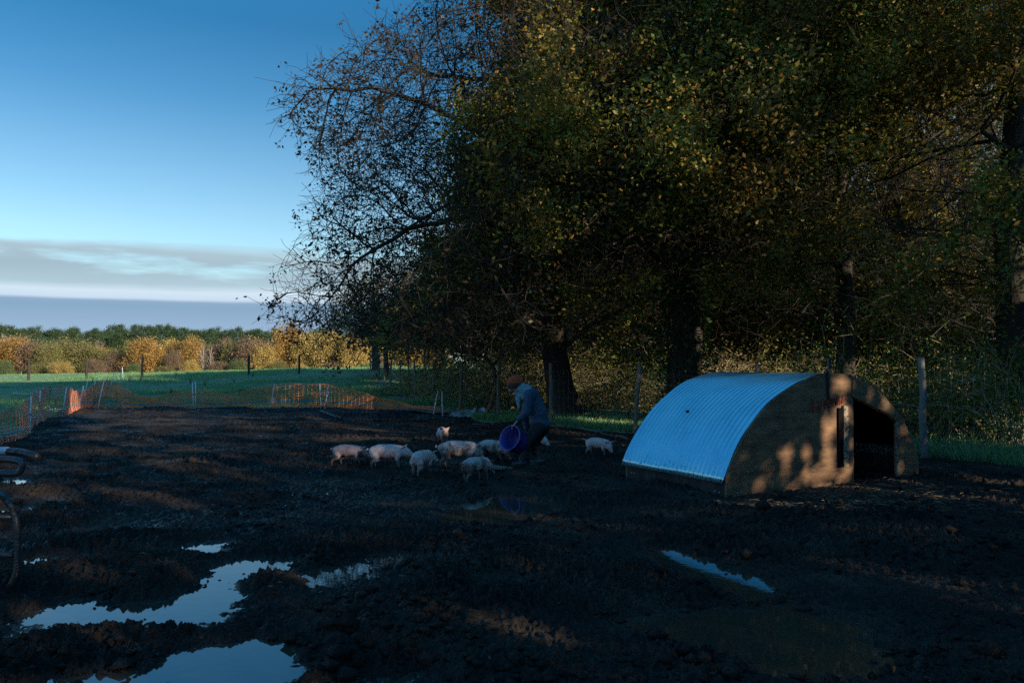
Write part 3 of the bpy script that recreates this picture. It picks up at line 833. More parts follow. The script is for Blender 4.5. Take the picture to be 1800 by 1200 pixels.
# hands: near hand holds the rim of the bucket, far hand under its side
def hand(bm, wrist, pdir, side, curl, thumb):
    """pdir palm direction, side across the palm, curl = where the fingers bend to"""
    palm = wrist + pdir * .05
    for k in (-1.2, -.4, .4, 1.2): bm.caps(wrist + side * k * .012, .015, palm + side * k * .020 + pdir * .03, .012, 10)
    for k, ln in ((-1.5, .030), (-.5, .037), (.5, .034), (1.5, .026)):
        p0 = palm + side * k * .020 + pdir * .035; p1 = p0 + (pdir * .75 + curl * .65).normalized() * ln
        p2 = p1 + (pdir * .1 + curl).normalized() * ln * .8; p3 = p2 + (curl * .8 - pdir * .5).normalized() * ln * .55
        bm.caps(p0, .0095, p1, .009, 8); bm.caps(p1, .009, p2, .0085, 8); bm.caps(p2, .0085, p3, .0075, 8)
    t0 = wrist + pdir * .03 + side * thumb * .026; t1 = t0 + (side * thumb * .5 + pdir + curl * .3).normalized() * .035; t2 = t1 + (pdir + curl * .8).normalized() * .03
    bm.caps(t0, .013, t1, .0105, 8); bm.caps(t1, .0105, t2, .0085, 8)
hand(b, haN, Vector((-.75, .05, -.66)).normalized(), Vector((.1, 1, 0)).normalized(), Vector((-.3, .25, -.9)).normalized(), -1)
hand(b, haF, Vector((-.35, -.2, -.9)).normalized(), Vector((.6, .75, 0)).normalized(), Vector((-.6, -.6, -.5)).normalized(), 1)
remeshed(b, "body", .0075, 2, SKIN, person)
for s2 in (-1, 1):
    y = MB(); y.ell(head + Vector((-.074, s2 * .032, -.014)), (.007, .011, .008), None, 10, 6); y.build("eye", EYE, person, True)
    y = MB(); y.ell(head + Vector((.012, s2 * .080, -.03)), (.022, .012, .032), None, 10, 8); y.build("ear", SKIN, person, True)
# knitted hat with hair showing under it
b = MB(); hc = head + Vector((.010, 0, .028))
b.ell(hc, (.118, .104, .100), Matrix.Rotation(R(-30), 3, 'Y'), 20, 14); b.ell(hc + Vector((.030, 0, .035)), (.095, .092, .075), Matrix.Rotation(R(20), 3, 'Y'), 18, 12)
hat = remeshed(b, "knitted_hat", .009, 3, HAT, person)
b = MB()
for i in range(26):
    a0_ = -2.4 + 4.8 * i / 25
    p0 = hc + Vector((.105 * math.cos(a0_), .098 * math.sin(a0_), -.02)); p1 = p0 + Vector((.006 * math.cos(a0_) - .02, .008 * math.sin(a0_), -.055 - .02 * ((i * 7) % 5) / 5))
    b.caps(p0, .016, p1, .008, 7)
b.build("hair", pbr("red_brown_hair", (.11, .030, .012), .6, bump=.6, bscale=120), person, True)
# jacket
b = MB()
b.chain([chest + (neckb - chest) * .55, chest, (chest + waist) / 2, waist, pelv + Vector((-.01, 0, .045))], [.096, .145, .138, .134, .138], 22)
b.caps(chest + Vector((0, -.14, .015)), .085, chest + Vector((0, .14, .015)), .085, 16)
b.ell(pelv + Vector((-.004, 0, .045)), (.155, .165, .090), Matrix.Rotation(R(12), 3, 'Y'), 22, 12)
for s_, e_, h_ in ((shN, elN, haN), (shF, elF, haF)):
    w = h_ + (e_ - h_) * .10
    b.caps(s_, .078, e_, .056, 14); b.caps(e_, .057, w, .044, 14)
    for t in (.30, .52, .74): q = e_.lerp(w, t); b.caps(q, .060 - .012 * t, q + (w - e_).normalized() * .01, .060 - .012 * t, 12)   # folds of the sleeve
jk = remeshed(b, "jacket", .010, 3, TEAL, person)
# cuffs: gold lining at the wrist
for h_, e_ in ((haN, elN), (haF, elF)):
    c = MB(); w = h_ + (e_ - h_) * .13; d_ = (h_ - e_).normalized(); c.tube([w - d_ * .02, w + d_ * .012, w + d_ * .014], [.043, .041, .034], 14); c.build("cuff", pbr("dark_cuff", (.03, .05, .06), .7), jk, True)
b = MB(); nb_ = neckb
ax = (neckb - head).normalized()
for k in range(5):
    c = head + (neckb - head) * (.52 + .17 * k) + Vector((-.010 + .004 * k, 0, -.015)); rr_ = .075 + .010 * k
    ring = []
    u = ax.cross(Vector((0, 1, 0))).normalized(); v_ = ax.cross(u)
    for i in range(17):
        a = 2 * math.pi * i / 16; ring.append(c + (u * math.cos(a) + v_ * math.sin(a)) * (rr_ + .008 * math.sin(5 * a + k)))
    b.tube(ring, .030, 10, False)
b.chain([LQ(915, 690, -.06), LQ(911, 702, -.08), LQ(912, 716, -.10)], [.045, .040, .022], 12)
b.chain([LQ(913, 690, .04), LQ(909, 700, .0)], [.045, .035], 12)
remeshed(b, "scarf", .010, 1, SCARF, person)
b = MB()
b.ell(pelv + Vector((0, 0, -.02)), (.145, .165, .12), None, 20, 12)
for h_, k_, a_ in ((hipN, knN, anN), (hipF, knF, anF)):
    b.caps(h_, .112, k_, .076, 16); b.caps(k_, .076, k_.lerp(a_, .55), .060, 16)
remeshed(b, "trousers", .010, 3, TROUS, person)
for k_, a_, f_ in ((knN, anN, fN), (knF, anF, fF)):
    b = MB(); top = k_.lerp(a_, .34)
    b.caps(top + (top - a_) * .0, .066, a_, .052, 16); b.caps(a_, .052, f_, .048, 14); b.caps(f_ + Vector((.03, 0, .0)), .048, f_ + fdir * .125, .038, 14); b.box(f_ + fdir * .05 + Vector((0, 0, -.035)), (.22, .085, .022), Matrix.Rotation(math.atan2(fdir.y, fdir.x), 3, 'Z'))
    b.tube([top + Vector((0, 0, .03)), top + Vector((0, 0, .05))], .070, 16)
    remeshed(b, "boot", .009, 2, BOOT, person)

# bucket, tilted, mouth towards the lower left
axis = Vector((.20, .22, -.12)).normalized()
rc = Vector(D(896, 769, PY - .22)); bk = tag(empty("bucket", rc), "purple blue plastic bucket tipped over the feeding pigs", "bucket")
rot = axis.to_track_quat('Z', 'Y').to_matrix()
prof_o = [(.183, 0), (.189, .005), (.189, .016), (.181, .020), (.178, .10), (.170, .20), (.160, .30), (.152, .315)]
prof_i = [(.183, 0), (.176, .004), (.172, .10), (.164, .20), (.155, .298), (.02, .300)]
def lathe(prof, n=40, close=False):
    m = MB(); 
    for r_, z_ in prof:
        for k in range(n):
            a = 2 * math.pi * k / n; m.v.append(tuple(rot @ Vector((r_ * math.cos(a), r_ * math.sin(a), z_))))
    for i in range(len(prof) - 1):
        for k in range(n): m.f.append((i * n + k, i * n + (k + 1) % n, (i + 1) * n + (k + 1) % n, (i + 1) * n + k))
    if close: m.f.append(tuple((len(prof) - 1) * n + k for k in range(n)))
    return m
PURP = pbr("purple_plastic", (.060, .028, .20), .40, col2=(.045, .024, .14), scale=8)
PURI = pbr("worn_purple_plastic", (.085, .075, .34), .5, col2=(.18, .18, .42), scale=7, thr=(.5, .75))
lathe(prof_o, close=True).build("shell", PURP, bk, True)
lathe(prof_i, close=True).build("lining", PURI, bk, True)
m = MB(); ring = [rot @ Vector((.185 * math.cos(a), .185 * math.sin(a), -.002)) for a in [2 * math.pi * i / 40 for i in range(41)]]; m.tube(ring, .0055, 8, False); m.build("rim", pbr("lilac_rim", (.20, .15, .50), .4), bk, True)
for s2 in (-1, 1):
    m = MB(); m.caps(rot @ Vector((s2 * .186, 0, .03)), .013, rot @ Vector((s2 * .197, 0, .03)), .012, 8); m.build("lug", PURP, bk, True)

# spilled feed on the mud
fd = MB(); c = G(868, 826, .05); rg = random.Random(5)
for i in range(900):
    a = rg.random() * 6.28; r_ = rg.gauss(0, .5)
    x = .19 * r_ * math.cos(a); y = .13 * r_ * math.sin(a); z = .03 * math.exp(-(r_ * r_) * 2.0)
    fd.box((x, y, z - .002), (.016, .010, .009), Matrix.Rotation(rg.random() * 3, 3, 'Z') @ Matrix.Rotation(rg.random(), 3, 'X'))
o = fd.build("spilled_feed", pbr("pale_feed", (.34, .29, .22), .9, col2=(.2, .15, .1), scale=30)); o.location = (c[0], c[1], .085); tag(o, kind="stuff")
# ------------------------------------------------------------------ wire stock fence on the right
POSTM = pbr("weathered_post", (.20, .17, .13), .85, col2=(.11, .10, .085), scale=6, stretch=(4, 4, .6), bump=.6, bscale=20)
POSTP = pbr("pale_post", (.19, .175, .15), .85, col2=(.10, .09, .08), scale=5, thr=(.52, .68), bump=.5, bscale=18)
POSTD = pbr("dark_field_post", (.055, .045, .036), .85, col2=(.03, .026, .022), scale=6, bump=.4)
WIRE = pbr("fence_wire", (.26, .28, .30), .55, .5)
def post(parent, x, y, z0, h, r, mat, lean=(0, 0), name="post", n=9, taper=.9, seed=0):
    rg = random.Random(int(x * 131 + y * 17) + seed); m = MB(); pts = []; rr = []
    for i in range(7):
        t = i / 6; pts.append((x + lean[0] * t + rg.uniform(-.012, .012) * h, y + lean[1] * t, z0 - .15 + (h + .15) * t)); rr.append(r * (1 - (1 - taper) * t) * rg.uniform(.93, 1.07))
    m.tube(pts, rr, n); pl = Vector(parent.location) if parent else Vector((0, 0, 0))
    m.v = [tuple(Vector(v) - pl) for v in m.v]
    return m.build(name, mat, parent, True)
fence = tag(empty("wire_fence", (2.6, 16.6, 0)), "wire stock fence on weathered wooden posts along the row of oaks", "fence")
FP = [(9.9, 8.6, 0), (6.42, 12.4, 1), (4.4, 14.6, 0), (2.55, 16.65, 0), (.93, 18.5, 0), (-.36, 20.2, 0), (-1.52, 23.2, 0), (-2.6, 26.6, 0), (-3.7, 30.5, 0), (-4.9, 35, 0), (-6.1, 40, 0),
      (-7.3, 45.5, 0), (-8.5, 51, 0), (-10.3, 58, 0), (-11.2, 70, 0)]
for i, (x, y, k) in enumerate(FP):
    post(fence, x, y, gz(x, y), 1.62 if k else 1.5, .060 if k else .048, POSTP if k else POSTM, lean=(.10 if i == 3 else random.Random(i).uniform(-.08, .1), 0), taper=.85)
wm = MB(); fl = fence.location
hz = [.10, .22, .35, .50, .67, .85, 1.05, 1.28]
for i in range(len(FP) - 1):
    x0, y0, _ = FP[i]; x1, y1, _ = FP[i + 1]; ln = math.hypot(x1 - x0, y1 - y0); z0, z1 = gz(x0, y0) + .04, gz(x1, y1) + .04
    dist = (y0 + y1) / 2; r = .0010 if dist < 15.5 else .0014 if dist < 22 else .0018
    for h in hz:
        m = 6; pts = [(x0 + (x1 - x0) * t / m - fl[0], y0 + (y1 - y0) * t / m - fl[1], z0 + (z1 - z0) * t / m + h - .02 * math.sin(math.pi * t / m) * (1 + (i + int(h * 10)) % 3) - fl[2]) for t in range(m + 1)]
        wm.tube(pts, r, 4, False)
    nv = int(ln / (.15 if dist < 35 else .3))
    for k in range(nv):
        t = (k + .5) / nv; x = x0 + (x1 - x0) * t - fl[0]; y = y0 + (y1 - y0) * t - fl[1]; z = z0 + (z1 - z0) * t - fl[2]
        pts = [(x + .006 * math.sin(k * 7.1 + q * 3 + i), y, z + hz[0] + (hz[-1] - hz[0]) * q / 5) for q in range(6)]
        wm.tube(pts, r * .9, 4, False)
wm.build("wire_mesh", WIRE, fence)

# pale trodden path beside the fence
pv = []; pf = []; rg = random.Random(3); n_p = 60
for i in range(n_p + 1):
    t = i / n_p; y = 22.6 + 34 * t; fx = np.interp(y, [q[1] for q in FP[::1]][5:], [q[0] for q in FP][5:]); w = 1.1 + .35 * math.sin(i * .9) + .2 * math.sin(i * 2.3)
    for j in range(7):
        x = fx + .15 - w * (j / 6) - .1; pv.append((x, y, float(ground_z(np.array([x]), np.array([y]))[0]) + .035 + .012 * math.sin(i * 1.7 + j * 2)))
for i in range(n_p):
    for j in range(6): q = i * 7 + j; pf.append((q, q + 1, q + 8, q + 7))
tag(link("path", np_mesh("path", pv, pf), pbr("pale_trodden_soil", (.23, .19, .15), .9, col2=(.09, .08, .05), scale=2.5, thr=(.42, .6), bump=.8, bscale=14)), kind="structure")

# dark posts across the field
ff = tag(empty("field_fence", (-22, 58, .2)), "line of dark wooden fence posts standing across the grass field", "fence")
fp2 = []
for px, pt, pb in ((-120, 634, 671), (50, 633, 669), (152, 632, 667), (250, 628, 665), (437, 628, 661), (526, 626, 659)):
    y = 56.0; p = D(px, pb, y); x = p[0]; z = gz(x, y)
    h = (pb - pt) / 1400 * y + .1; post(ff, x, y, z, h + (p[2] - z) * .5, .085, POSTD); fp2.append((x, y, z))
wm = MB(); fl = ff.location
for i in range(len(fp2) - 1):
    for h in (.35, .7, 1.05, 1.3):
        wm.tube([Vector(fp2[i]) + Vector((0, 0, h)) - fl, Vector(fp2[i + 1]) + Vector((0, 0, h)) - fl], .004, 4, False)
wm.build("wire", WIRE, ff)
# pale stakes in front of the wood
sf = tag(empty("stake_fence", (-50, 170, 0)), "row of thin pale stakes at the foot of the distant autumn trees", "fence")
for k, px in enumerate((12, 38, 118, 180, 248, 280, 326, 350, 410, 423, 455, 480, 495, 548, 575, 600)):
    y = 92.0; p = D(px, 660, y); post(sf, p[0], y, gz(p[0], y), float(max(.3, D(px, 651, y)[2] - gz(p[0], y))), .03, POSTP, name="stake", n=6)

# leaning rails and forked posts by the fence
m = MB(); a = D(851, 742, 20.6); c = D(878, 655, 21.0); m.tube([a, (a + c) / 2 + np.array([.02, 0, 0]), c], [.05, .045, .04], 8)
o = m.build("leaning_rail", pbr("orange_brown_rail", (.30, .10, .035), .8, col2=(.12, .06, .03), scale=7), None, True); tag(o, "thin orange-brown rail leaning against the wire fence left of the person", "rail")

# ------------------------------------------------------------------ orange sheep netting
ORG = pbr("orange_strand", (.95, .32, .10), .6, col2=(.80, .26, .11), scale=3)
BLUS = pbr("blue_strand", (.10, .26, .40), .5)
WHP = pbr("white_plastic_post", (.78, .80, .82), .4)
def netting(name, label, pts, posts, nh=11, dv=.14, seed=0, rs=.0095, om=None):
    """pts: (x, y, bottom z, top z) along the run; a mesh of flat strands, knotted squares"""
    root = tag(empty(name, (pts[0][0], pts[0][1], 0)), label, "netting"); o0 = root.location.copy()
    P = np.array(pts, float); seg = np.hypot(*(P[1:, :2] - P[:-1, :2]).T); cum = np.concatenate([[0], np.cumsum(seg)]); tot = cum[-1]
    n = int(tot / dv); S = np.linspace(0, tot, n + 1)
    # smooth interpolation
    def ip(c, s): return np.interp(s, cum, P[:, c])
    def sm(c, s): return (ip(c, np.clip(s - .25, 0, tot)) + ip(c, s) * 2 + ip(c, np.clip(s + .25, 0, tot))) / 4
    X, Y, Z0, Z1 = sm(0, S), sm(1, S), sm(2, S), sm(3, S)
    rg = np.random.RandomState(seed)
    wob = np.cumsum(rg.randn(n + 1)) * .012; wob -= np.linspace(wob[0], wob[-1], n + 1)
    # the net bellies out sideways between posts
    tx = np.gradient(X); ty = np.gradient(Y); tl = np.hypot(tx, ty); nx, nyy = -ty / tl, tx / tl
    def at(i, f):
        bel = .07 * math.sin(math.pi * f) * math.sin(S[i] * 1.9 + seed) + wob[i]
        z = Z0[i] + (Z1[i] - Z0[i]) * f
        return Vector((X[i] + nx[i] * bel - o0[0], Y[i] + nyy[i] * bel - o0[1], z + .02 * math.sin(S[i] * 5 + f * 6) - o0[2]))
    ho = MB(); ve = MB(); bl = MB()
    for k in range(nh + 1):
        f = (k / nh) ** 1.15
        line = [at(i, f) for i in range(n + 1)]
        (bl if k == 4 else ho).tube(line, rs * (1.5 if k in (0, nh) else 1.9 if k == 4 else 1), 4, False)
    for i in range(n + 1):
        ve.tube([at(i, f) for f in (0, .25, .5, .75, 1)], rs * .9, 4, False)
    ho.f += [tuple(q + len(ho.v) for q in f) for f in ve.f]; ho.v += ve.v
    ho.build("net", om or ORG, root); bl.build("blue_line", BLUS, root)
    for (pb, pt) in posts:
        m = MB(); m.tube([Vector(pb) - o0 - Vector((0, 0, .08)), Vector(pt) - o0], .017, 7); po = m.build("white_post", WHP, root, True)
        m = MB(); d_ = (Vector(pt) - Vector(pb)); m.tube([Vector(pb) + d_ * .5 - o0, Vector(pb) + d_ * .56 - o0], .019, 7); m.build("clip", BLUS, po)
    return root
def npt(px, pb, pt):
    g = G(px, pb, .04); return (g[0], g[1], gz(g[0], g[1]) + .03, D(px, pt, g[1])[2])
def npost(px, pb, px2, pt, dy=0.0):
    g = G(px, pb, .04); return ((g[0], g[1], .03), tuple(D(px2, pt, g[1] + dy)))
back = [npt(140, 716, 692), npt(158, 716, 683), npt(185, 716, 676), npt(205, 716, 680), npt(235, 716, 694), npt(262, 716, 699), npt(300, 716, 693), npt(345, 716, 685), npt(380, 716, 692),
        npt(420, 716, 692), npt(450, 716, 682), npt(490, 716, 675), npt(530, 716, 674), npt(575, 716, 676), npt(610, 717, 683), npt(640, 718, 691), npt(665, 718, 698), npt(690, 719, 703), npt(720, 720, 711), npt(750, 721, 715), npt(776, 722, 717)]
netting("orange_netting", "orange mesh netting on white posts across the far side of the mud", back,
        [npost(171, 717, 183, 669), npost(341, 717, 338, 671), npost(344, 717, 344, 671), npost(475, 718, 483, 674), npost(565, 718, 562, 674), npost(570, 719, 577, 679), npost(583, 713, 576, 680), npost(761, 727, 770, 686), npost(778, 730, 777, 687)], seed=3)
left = [npt(-190, 860, 772), npt(-120, 826, 752), npt(-60, 804, 736), npt(0, 783, 723), npt(30, 775, 713), npt(50, 766, 704), npt(60, 752, 693), npt(68, 744, 686), npt(88, 735, 678), npt(116, 730, 681), npt(138, 722, 688), npt(152, 716, 686), npt(158, 709, 680), npt(172, 702, 672)]
netting("orange_netting", "orange mesh netting sagging along the left edge of the mud", left,
        [npost(52, 763, 55, 697), npost(68, 745, 71, 686), npost(108, 732, 117, 681), npost(138, 716, 147, 678), npost(148, 700, 154, 668), npost(160, 702, 169, 664)], seed=5, dv=.14, rs=.009, om=pbr('shaded_orange_strand', (.80, .31, .18), .6, col2=(.66, .24, .15)))  # orange muted in the colour so the left run looks shaded
lst = [npt(176, 708, 672), npt(190, 700, 668), npt(205, 698, 674), npt(232, 700, 690)]
netting("orange_netting", "short slack end of orange netting with tilted white posts in the field corner", lst, [npost(184, 700, 189, 661), npost(192, 686, 200, 655), npost(208, 680, 214, 646), npost(217, 672, 215, 645)], seed=8)

# ------------------------------------------------------------------ tubular steel frame at the left edge
TUBE = pbr("worn_tube_steel", (.10, .105, .11), .45, .7, col2=(.05, .042, .035), scale=14, thr=(.5, .62), rough2=.7, bump=.15)
gf = tag(empty("tubular_feeder", (-4.2, 5.2, 0)), "worn tubular steel feeder frame at the left edge of the mud", "feeder"); go = gf.location
def bent(pts, r, name, closed=False):
    P = [Vector(tuple(map(float, p))) for p in pts]; out_ = []
    for i, p in enumerate(P):
        if i in (0, len(P) - 1): out_.append(p); continue
        a, c = P[i - 1], P[i + 1]; da = min((p - a).length * .42, .16); dc = min((c - p).length * .42, .16)
        q0 = p + (a - p).normalized() * da; q1 = p + (c - p).normalized() * dc
        for k in range(7):
            t = k / 6; out_.append(q0.lerp(p, t).lerp(p.lerp(q1, t), t))
    m = MB(); m.tube([q - go for q in out_], r, 12); return m.build(name, TUBE, gf, True)
Yf = 5.35
bent([D(-260, 1038, Yf + .1), D(-30, 1046, Yf), D(30, 1030, Yf), D(31, 905, Yf), D(-8, 852, Yf), D(-260, 850, Yf + .1)], .022, "frame_loop")
bent([D(-260, 906, Yf + .1), D(29, 908, Yf)], .019, "cross_bar")
bent([D(-260, 973, Yf + .1), D(25, 975, Yf)], .019, "cross_bar")
Y2 = 6.1
bent([D(-300, 806, Y2), D(14, 806, Y2), D(40, 812, Y2), D(36, 832, Y2), D(8, 832, Y2), D(-300, 826, Y2)], .026, "bent_tube")
bent([D(-300, 792, Y2 + .7), D(6, 792, Y2 + .7), D(38, 794, Y2 + .65), D(66, 803, Y2 + .55)], .030, "bent_tube")
for s_, y_ in ((-230, Yf + .1),):
    pa = D(s_, 1040, y_); pc = D(s_, 800, Y2); bent([pa, pc], .02, "rear_strut")
m = MB(); q = Vector(D(7, 792, Y2 + .69)); m.caps(q - Vector((.03, 0, 0)) - go, .034, q + Vector((.03, 0, 0)) - go, .034, 10); m.build("pale_sleeve", pbr("pale_sleeve", (.5, .6, .7), .4), gf, True)

# ------------------------------------------------------------------ pale sheet, sticks on the ground, rails
def sheet(loc, pts, label, mat, h=.12, seed=0):
    V = []; Fq = []; nu, nv = 46, 12; rg = random.Random(seed)
    for layer in (0, 1):
        for i in range(nu + 1):
            for j in range(nv + 1):
                u = i / nu; v = j / nv
                cx = np.interp(u, [q[0] for q in pts], [q[1] for q in pts]); cy = np.interp(u, [q[0] for q in pts], [q[2] for q in pts]); w = np.interp(u, [q[0] for q in pts], [q[3] for q in pts])
                x = cx; y = cy + (v - .5) * w + .05 * math.sin(u * 23 + v * 3)
                z = h * math.sin(math.pi * v) ** .6 * math.sin(math.pi * min(max(u, .02), .98)) ** .5 * (.6 + .5 * mnoise.noise((u * 9, v * 3, seed))) + .02 * mnoise.noise((u * 30, v * 9, seed))
                V.append((x, y, z - .012 * layer))
    nn_ = (nu + 1) * (nv + 1)
    for i in range(nu):
        for j in range(nv):
            q = i * (nv + 1) + j; Fq.append((q, q + nv + 1, q + nv + 2, q + 1)); Fq.append((nn_ + q, nn_ + q + 1, nn_ + q + nv + 2, nn_ + q + nv + 1))
    for i in range(nu):
        for q in (i * (nv + 1), i * (nv + 1) + nv): Fq.append((q, nn_ + q, nn_ + q + nv + 1, q + nv + 1))
    me = np_mesh("crumpled_sheet", V, Fq); me.polygons.foreach_set("use_smooth", [True] * len(me.polygons))
    o = link("crumpled_sheet", me, mat); o.location = loc; tag(o, label, "sheet"); return o
c = G(790, 732, .05)
sheet((c[0], c[1], .07), [(0, 0, 0, .25), (.3, .45, .0, .5), (.6, .85, -.15, .6), (.8, 1.12, -.45, .45), (1, 1.30, -1.0, .3)], "pale crumpled plastic sheet lying at the far edge of the mud by the fence", pbr("pale_sheet", (.30, .36, .38), .5, col2=(.18, .22, .24), scale=6, bump=.5), h=.28, seed=4)
def stick(px0, py0, px1, py1, r, label, cat="stick", mat=None, z=.07, name="fallen_stick"):
    a = Vector(G(px0, py0, z)); c = Vector(G(px1, py1, z)); m = MB(); n = 7
    m.tube([(a.lerp(c, i / n) - a) + Vector((random.Random(i).uniform(-.02, .02), 0, random.Random(i + 9).uniform(-.01, .03))) for i in range(n + 1)], [r * (1 - .5 * i / n) for i in range(n + 1)], 7)
    o = m.build(name, mat or POSTM, None, True); o.location = a; return tag(o, label, cat)
stick(1015, 752, 1105, 772, .03, "thin grey stick on the mud between the person and the hut")
stick(905, 740, 1000, 752, .03, "bare stick lying along the foot of the fence behind the person")
stick(563, 722, 600, 735, .035, "short pale stick on the mud below the crossed white posts")

# straw scattered by the hut
rg = np.random.RandomState(4); sm_ = MB()
for k in range(520):
    px = rg.normal(1530, 120); 
    g = G(px, rg.uniform(842, 905) if px > 1280 else 880, .06); L_ = rg.uniform(.05, .16); a = rg.uniform(0, 6.28); tl_ = rg.uniform(-.15, .25)
    zz = float(ground_z(np.array([g[0]]), np.array([g[1]]))[0]) + .012
    if (g[0] - HA[0]) * -HDIR[1] + (g[1] - HA[1]) * HDIR[0] > -.03 and 0 < (g[0] - HA[0]) * HDIR[0] + (g[1] - HA[1]) * HDIR[1] < HW: continue
    d_ = Vector((math.cos(a), math.sin(a), tl_)) * L_ / 2; c_ = Vector((g[0], g[1], zz))
    sm_.tube([c_ - d_, c_ + Vector((0, 0, .006)), c_ + d_], .0025, 3, False)
tag(sm_.build("scattered_straw", pbr("straw", (.30, .22, .12), .7, col2=(.16, .11, .06), scale=20)), kind="stuff")

# trodden path strip beside the fence and the wooden shed far right
shed = tag(empty("shed", D(1720, 640, 27)), "dark shed with blue-grey walls behind the fence at the right", "shed"); shed.location.z = .3
m = MB(); m.box((0, 1.5, 1.4), (5.0, 3.0, 2.8)); m.build("wall", pbr("dark_blue_sheet", (.035, .055, .095), .5, col2=(.02, .03, .05), scale=3, stretch=(1, 1, .2)), shed)
m = MB(); m.v = []; m.add([(-2.8, -.4, 2.75), (2.8, -.4, 2.75), (2.8, 3.4, 3.5), (-2.8, 3.4, 3.5), (-2.8, -.4, 2.85), (2.8, -.4, 2.85), (2.8, 3.4, 3.6), (-2.8, 3.4, 3.6)], [(0, 3, 2, 1), (4, 5, 6, 7), (0, 1, 5, 4), (1, 2, 6, 5), (2, 3, 7, 6), (3, 0, 4, 7)])
m.build("roof", pbr("dark_sheet_roof", (.03, .03, .035), .6), shed)
for xx in (-1.0, .6):
    m = MB(); m.box((xx, -.03, 1.5), (.9, .04, 1.5)); m.build("door_panel", pbr("blue_door_panel", (.05, .09, .16), .5), shed)
# far wall and red roof behind the brambles
hs = tag(empty("outbuilding", D(1150, 640, 46)), "low pale outbuilding with a red tiled roof seen through the brambles", "outbuilding"); hs.location.z = -.35
m = MB(); m.box((-.5, 2, .55), (5.5, 4, 1.1)); m.build("wall", pbr("pale_render", (.42, .39, .33), .8, col2=(.25, .23, .2), scale=3), hs)
m = MB(); m.add([(-3.4, -.3, 1.1), (2.4, -.3, 1.1), (2.4, 2, 2.1), (-3.4, 2, 2.1), (-3.4, 4.3, 1.1), (2.4, 4.3, 1.1), (-3.4, -.3, 1.0), (2.4, -.3, 1.0), (-3.4, 4.3, 1.0), (2.4, 4.3, 1.0)],
      [(0, 1, 2, 3), (3, 2, 5, 4), (0, 6, 7, 1), (4, 5, 9, 8), (6, 8, 9, 7), (0, 3, 4, 8, 6), (1, 7, 9, 5, 2)]); m.build("roof", pbr("red_tiles", (.40, .12, .06), .8, col2=(.28, .09, .05), scale=14), hs)
lp = tag(empty("log_pile", D(1085, 668, 30)), "heap of pale cut timber and rubble behind the fence between two oaks", "log pile"); lp.location.z = .2
rg = random.Random(12)
for k in range(34):
    m = MB(); x = rg.gauss(0, 1.1); z = abs(rg.gauss(0, .28)); a = rg.uniform(-.5, .5); ln = rg.uniform(.5, 1.3)
    c_ = Vector((x, rg.uniform(-.5, .5), z)); d_ = Vector((math.cos(a), rg.uniform(-.5, .5), math.sin(a) * .5)) * ln / 2
    m.tube([c_ - d_, c_ + d_], rg.uniform(.05, .10), 7); m.build("log", pbr("pale_cut_wood", (.42, .36, .28), .85, col2=(.2, .17, .13), scale=6), lp)
# ------------------------------------------------------------------ trees
def leaves(C, size, rg, aspect=.55, up=0.0, jit=.35):
    """one small folded leaf per point"""
    n = len(C)
    a = rg.randn(n, 3); a[:, 2] *= .7; a /= np.linalg.norm(a, axis=1)[:, None]
    b = rg.randn(n, 3); b -= (b * a).sum(1)[:, None] * a; b[:, 2] *= (1 - up); b -= (b * a).sum(1)[:, None] * a; b /= np.linalg.norm(b, axis=1)[:, None]
    nn = np.cross(a, b)
    s = size * (1 + jit * rg.randn(n)).clip(.4, 1.9)
    l_ = (s * .5)[:, None]; w = (s * .5 * aspect)[:, None]
    V = np.empty((n, 4, 3))
    V[:, 0] = C - a * l_; V[:, 1] = C + b * w + nn * w * .35 + a * l_ * .15; V[:, 2] = C + a * l_; V[:, 3] = C - b * w + nn * w * .35 + a * l_ * .15
    return V.reshape(-1, 3), np.arange(4 * n).reshape(-1, 4)
def leaf_obj(name, C, size, mat, parent, rg, **k):
    V, Fq = leaves(np.asarray(C), size, rg, **k); return link(name, np_mesh(name, V, Fq), mat, parent)

def colonize(A, nodes, par, step=.4, infl=2.5, kill=.7, maxit=90, jitter=.12, rg=None, droop=0.0, trop=None, inertia=.35):
    nodes = [np.array(q, float) for q in nodes]; par = list(par); nch = [0] * len(nodes)
    A = A.copy(); NP_ = np.array(nodes)
    d = np.linalg.norm(A[:, None] - NP_[None], axis=2); near = d.argmin(1); nd = d.min(1); alive = np.ones(len(A), bool)
    for it in range(maxit):
        act = alive & (nd < (infl if it > 12 else 9.0))
        if not act.any(): break
        idx = near[act]; dirs = A[act] - np.array(nodes)[idx]; dirs /= np.linalg.norm(dirs, axis=1)[:, None] + 1e-9
        u, inv = np.unique(idx, return_inverse=True); acc = np.zeros((len(u), 3)); np.add.at(acc, inv, dirs)
        new = []
        for k, ni in enumerate(u):
            if nch[ni] >= 3: continue
            v = acc[k]; L_ = np.linalg.norm(v)
            if L_ < 1e-6: continue
            v = v / L_ + rg.randn(3) * jitter
            if par[ni] >= 0:
                pd = nodes[ni] - nodes[par[ni]]; v = v + inertia * pd / (np.linalg.norm(pd) + 1e-9)
            v[2] -= droop
            if trop is not None: v = v + trop
            v /= np.linalg.norm(v); q = nodes[ni] + v * step
            new.append((q, ni)); nch[ni] += 1
        if not new: break
        base = len(nodes)
        for q, ni in new: nodes.append(q); par.append(int(ni)); nch.append(0)
        Q_ = np.array([q for q, _ in new]); al = np.where(alive)[0]
        dd = np.linalg.norm(A[al][:, None] - Q_[None], axis=2); m = dd.min(1); am = dd.argmin(1) + base
        upd = m < nd[al]; near[al[upd]] = am[upd]; nd[al[upd]] = m[upd]
        alive[al[m < kill]] = False
    return np.array(nodes), np.array(par)
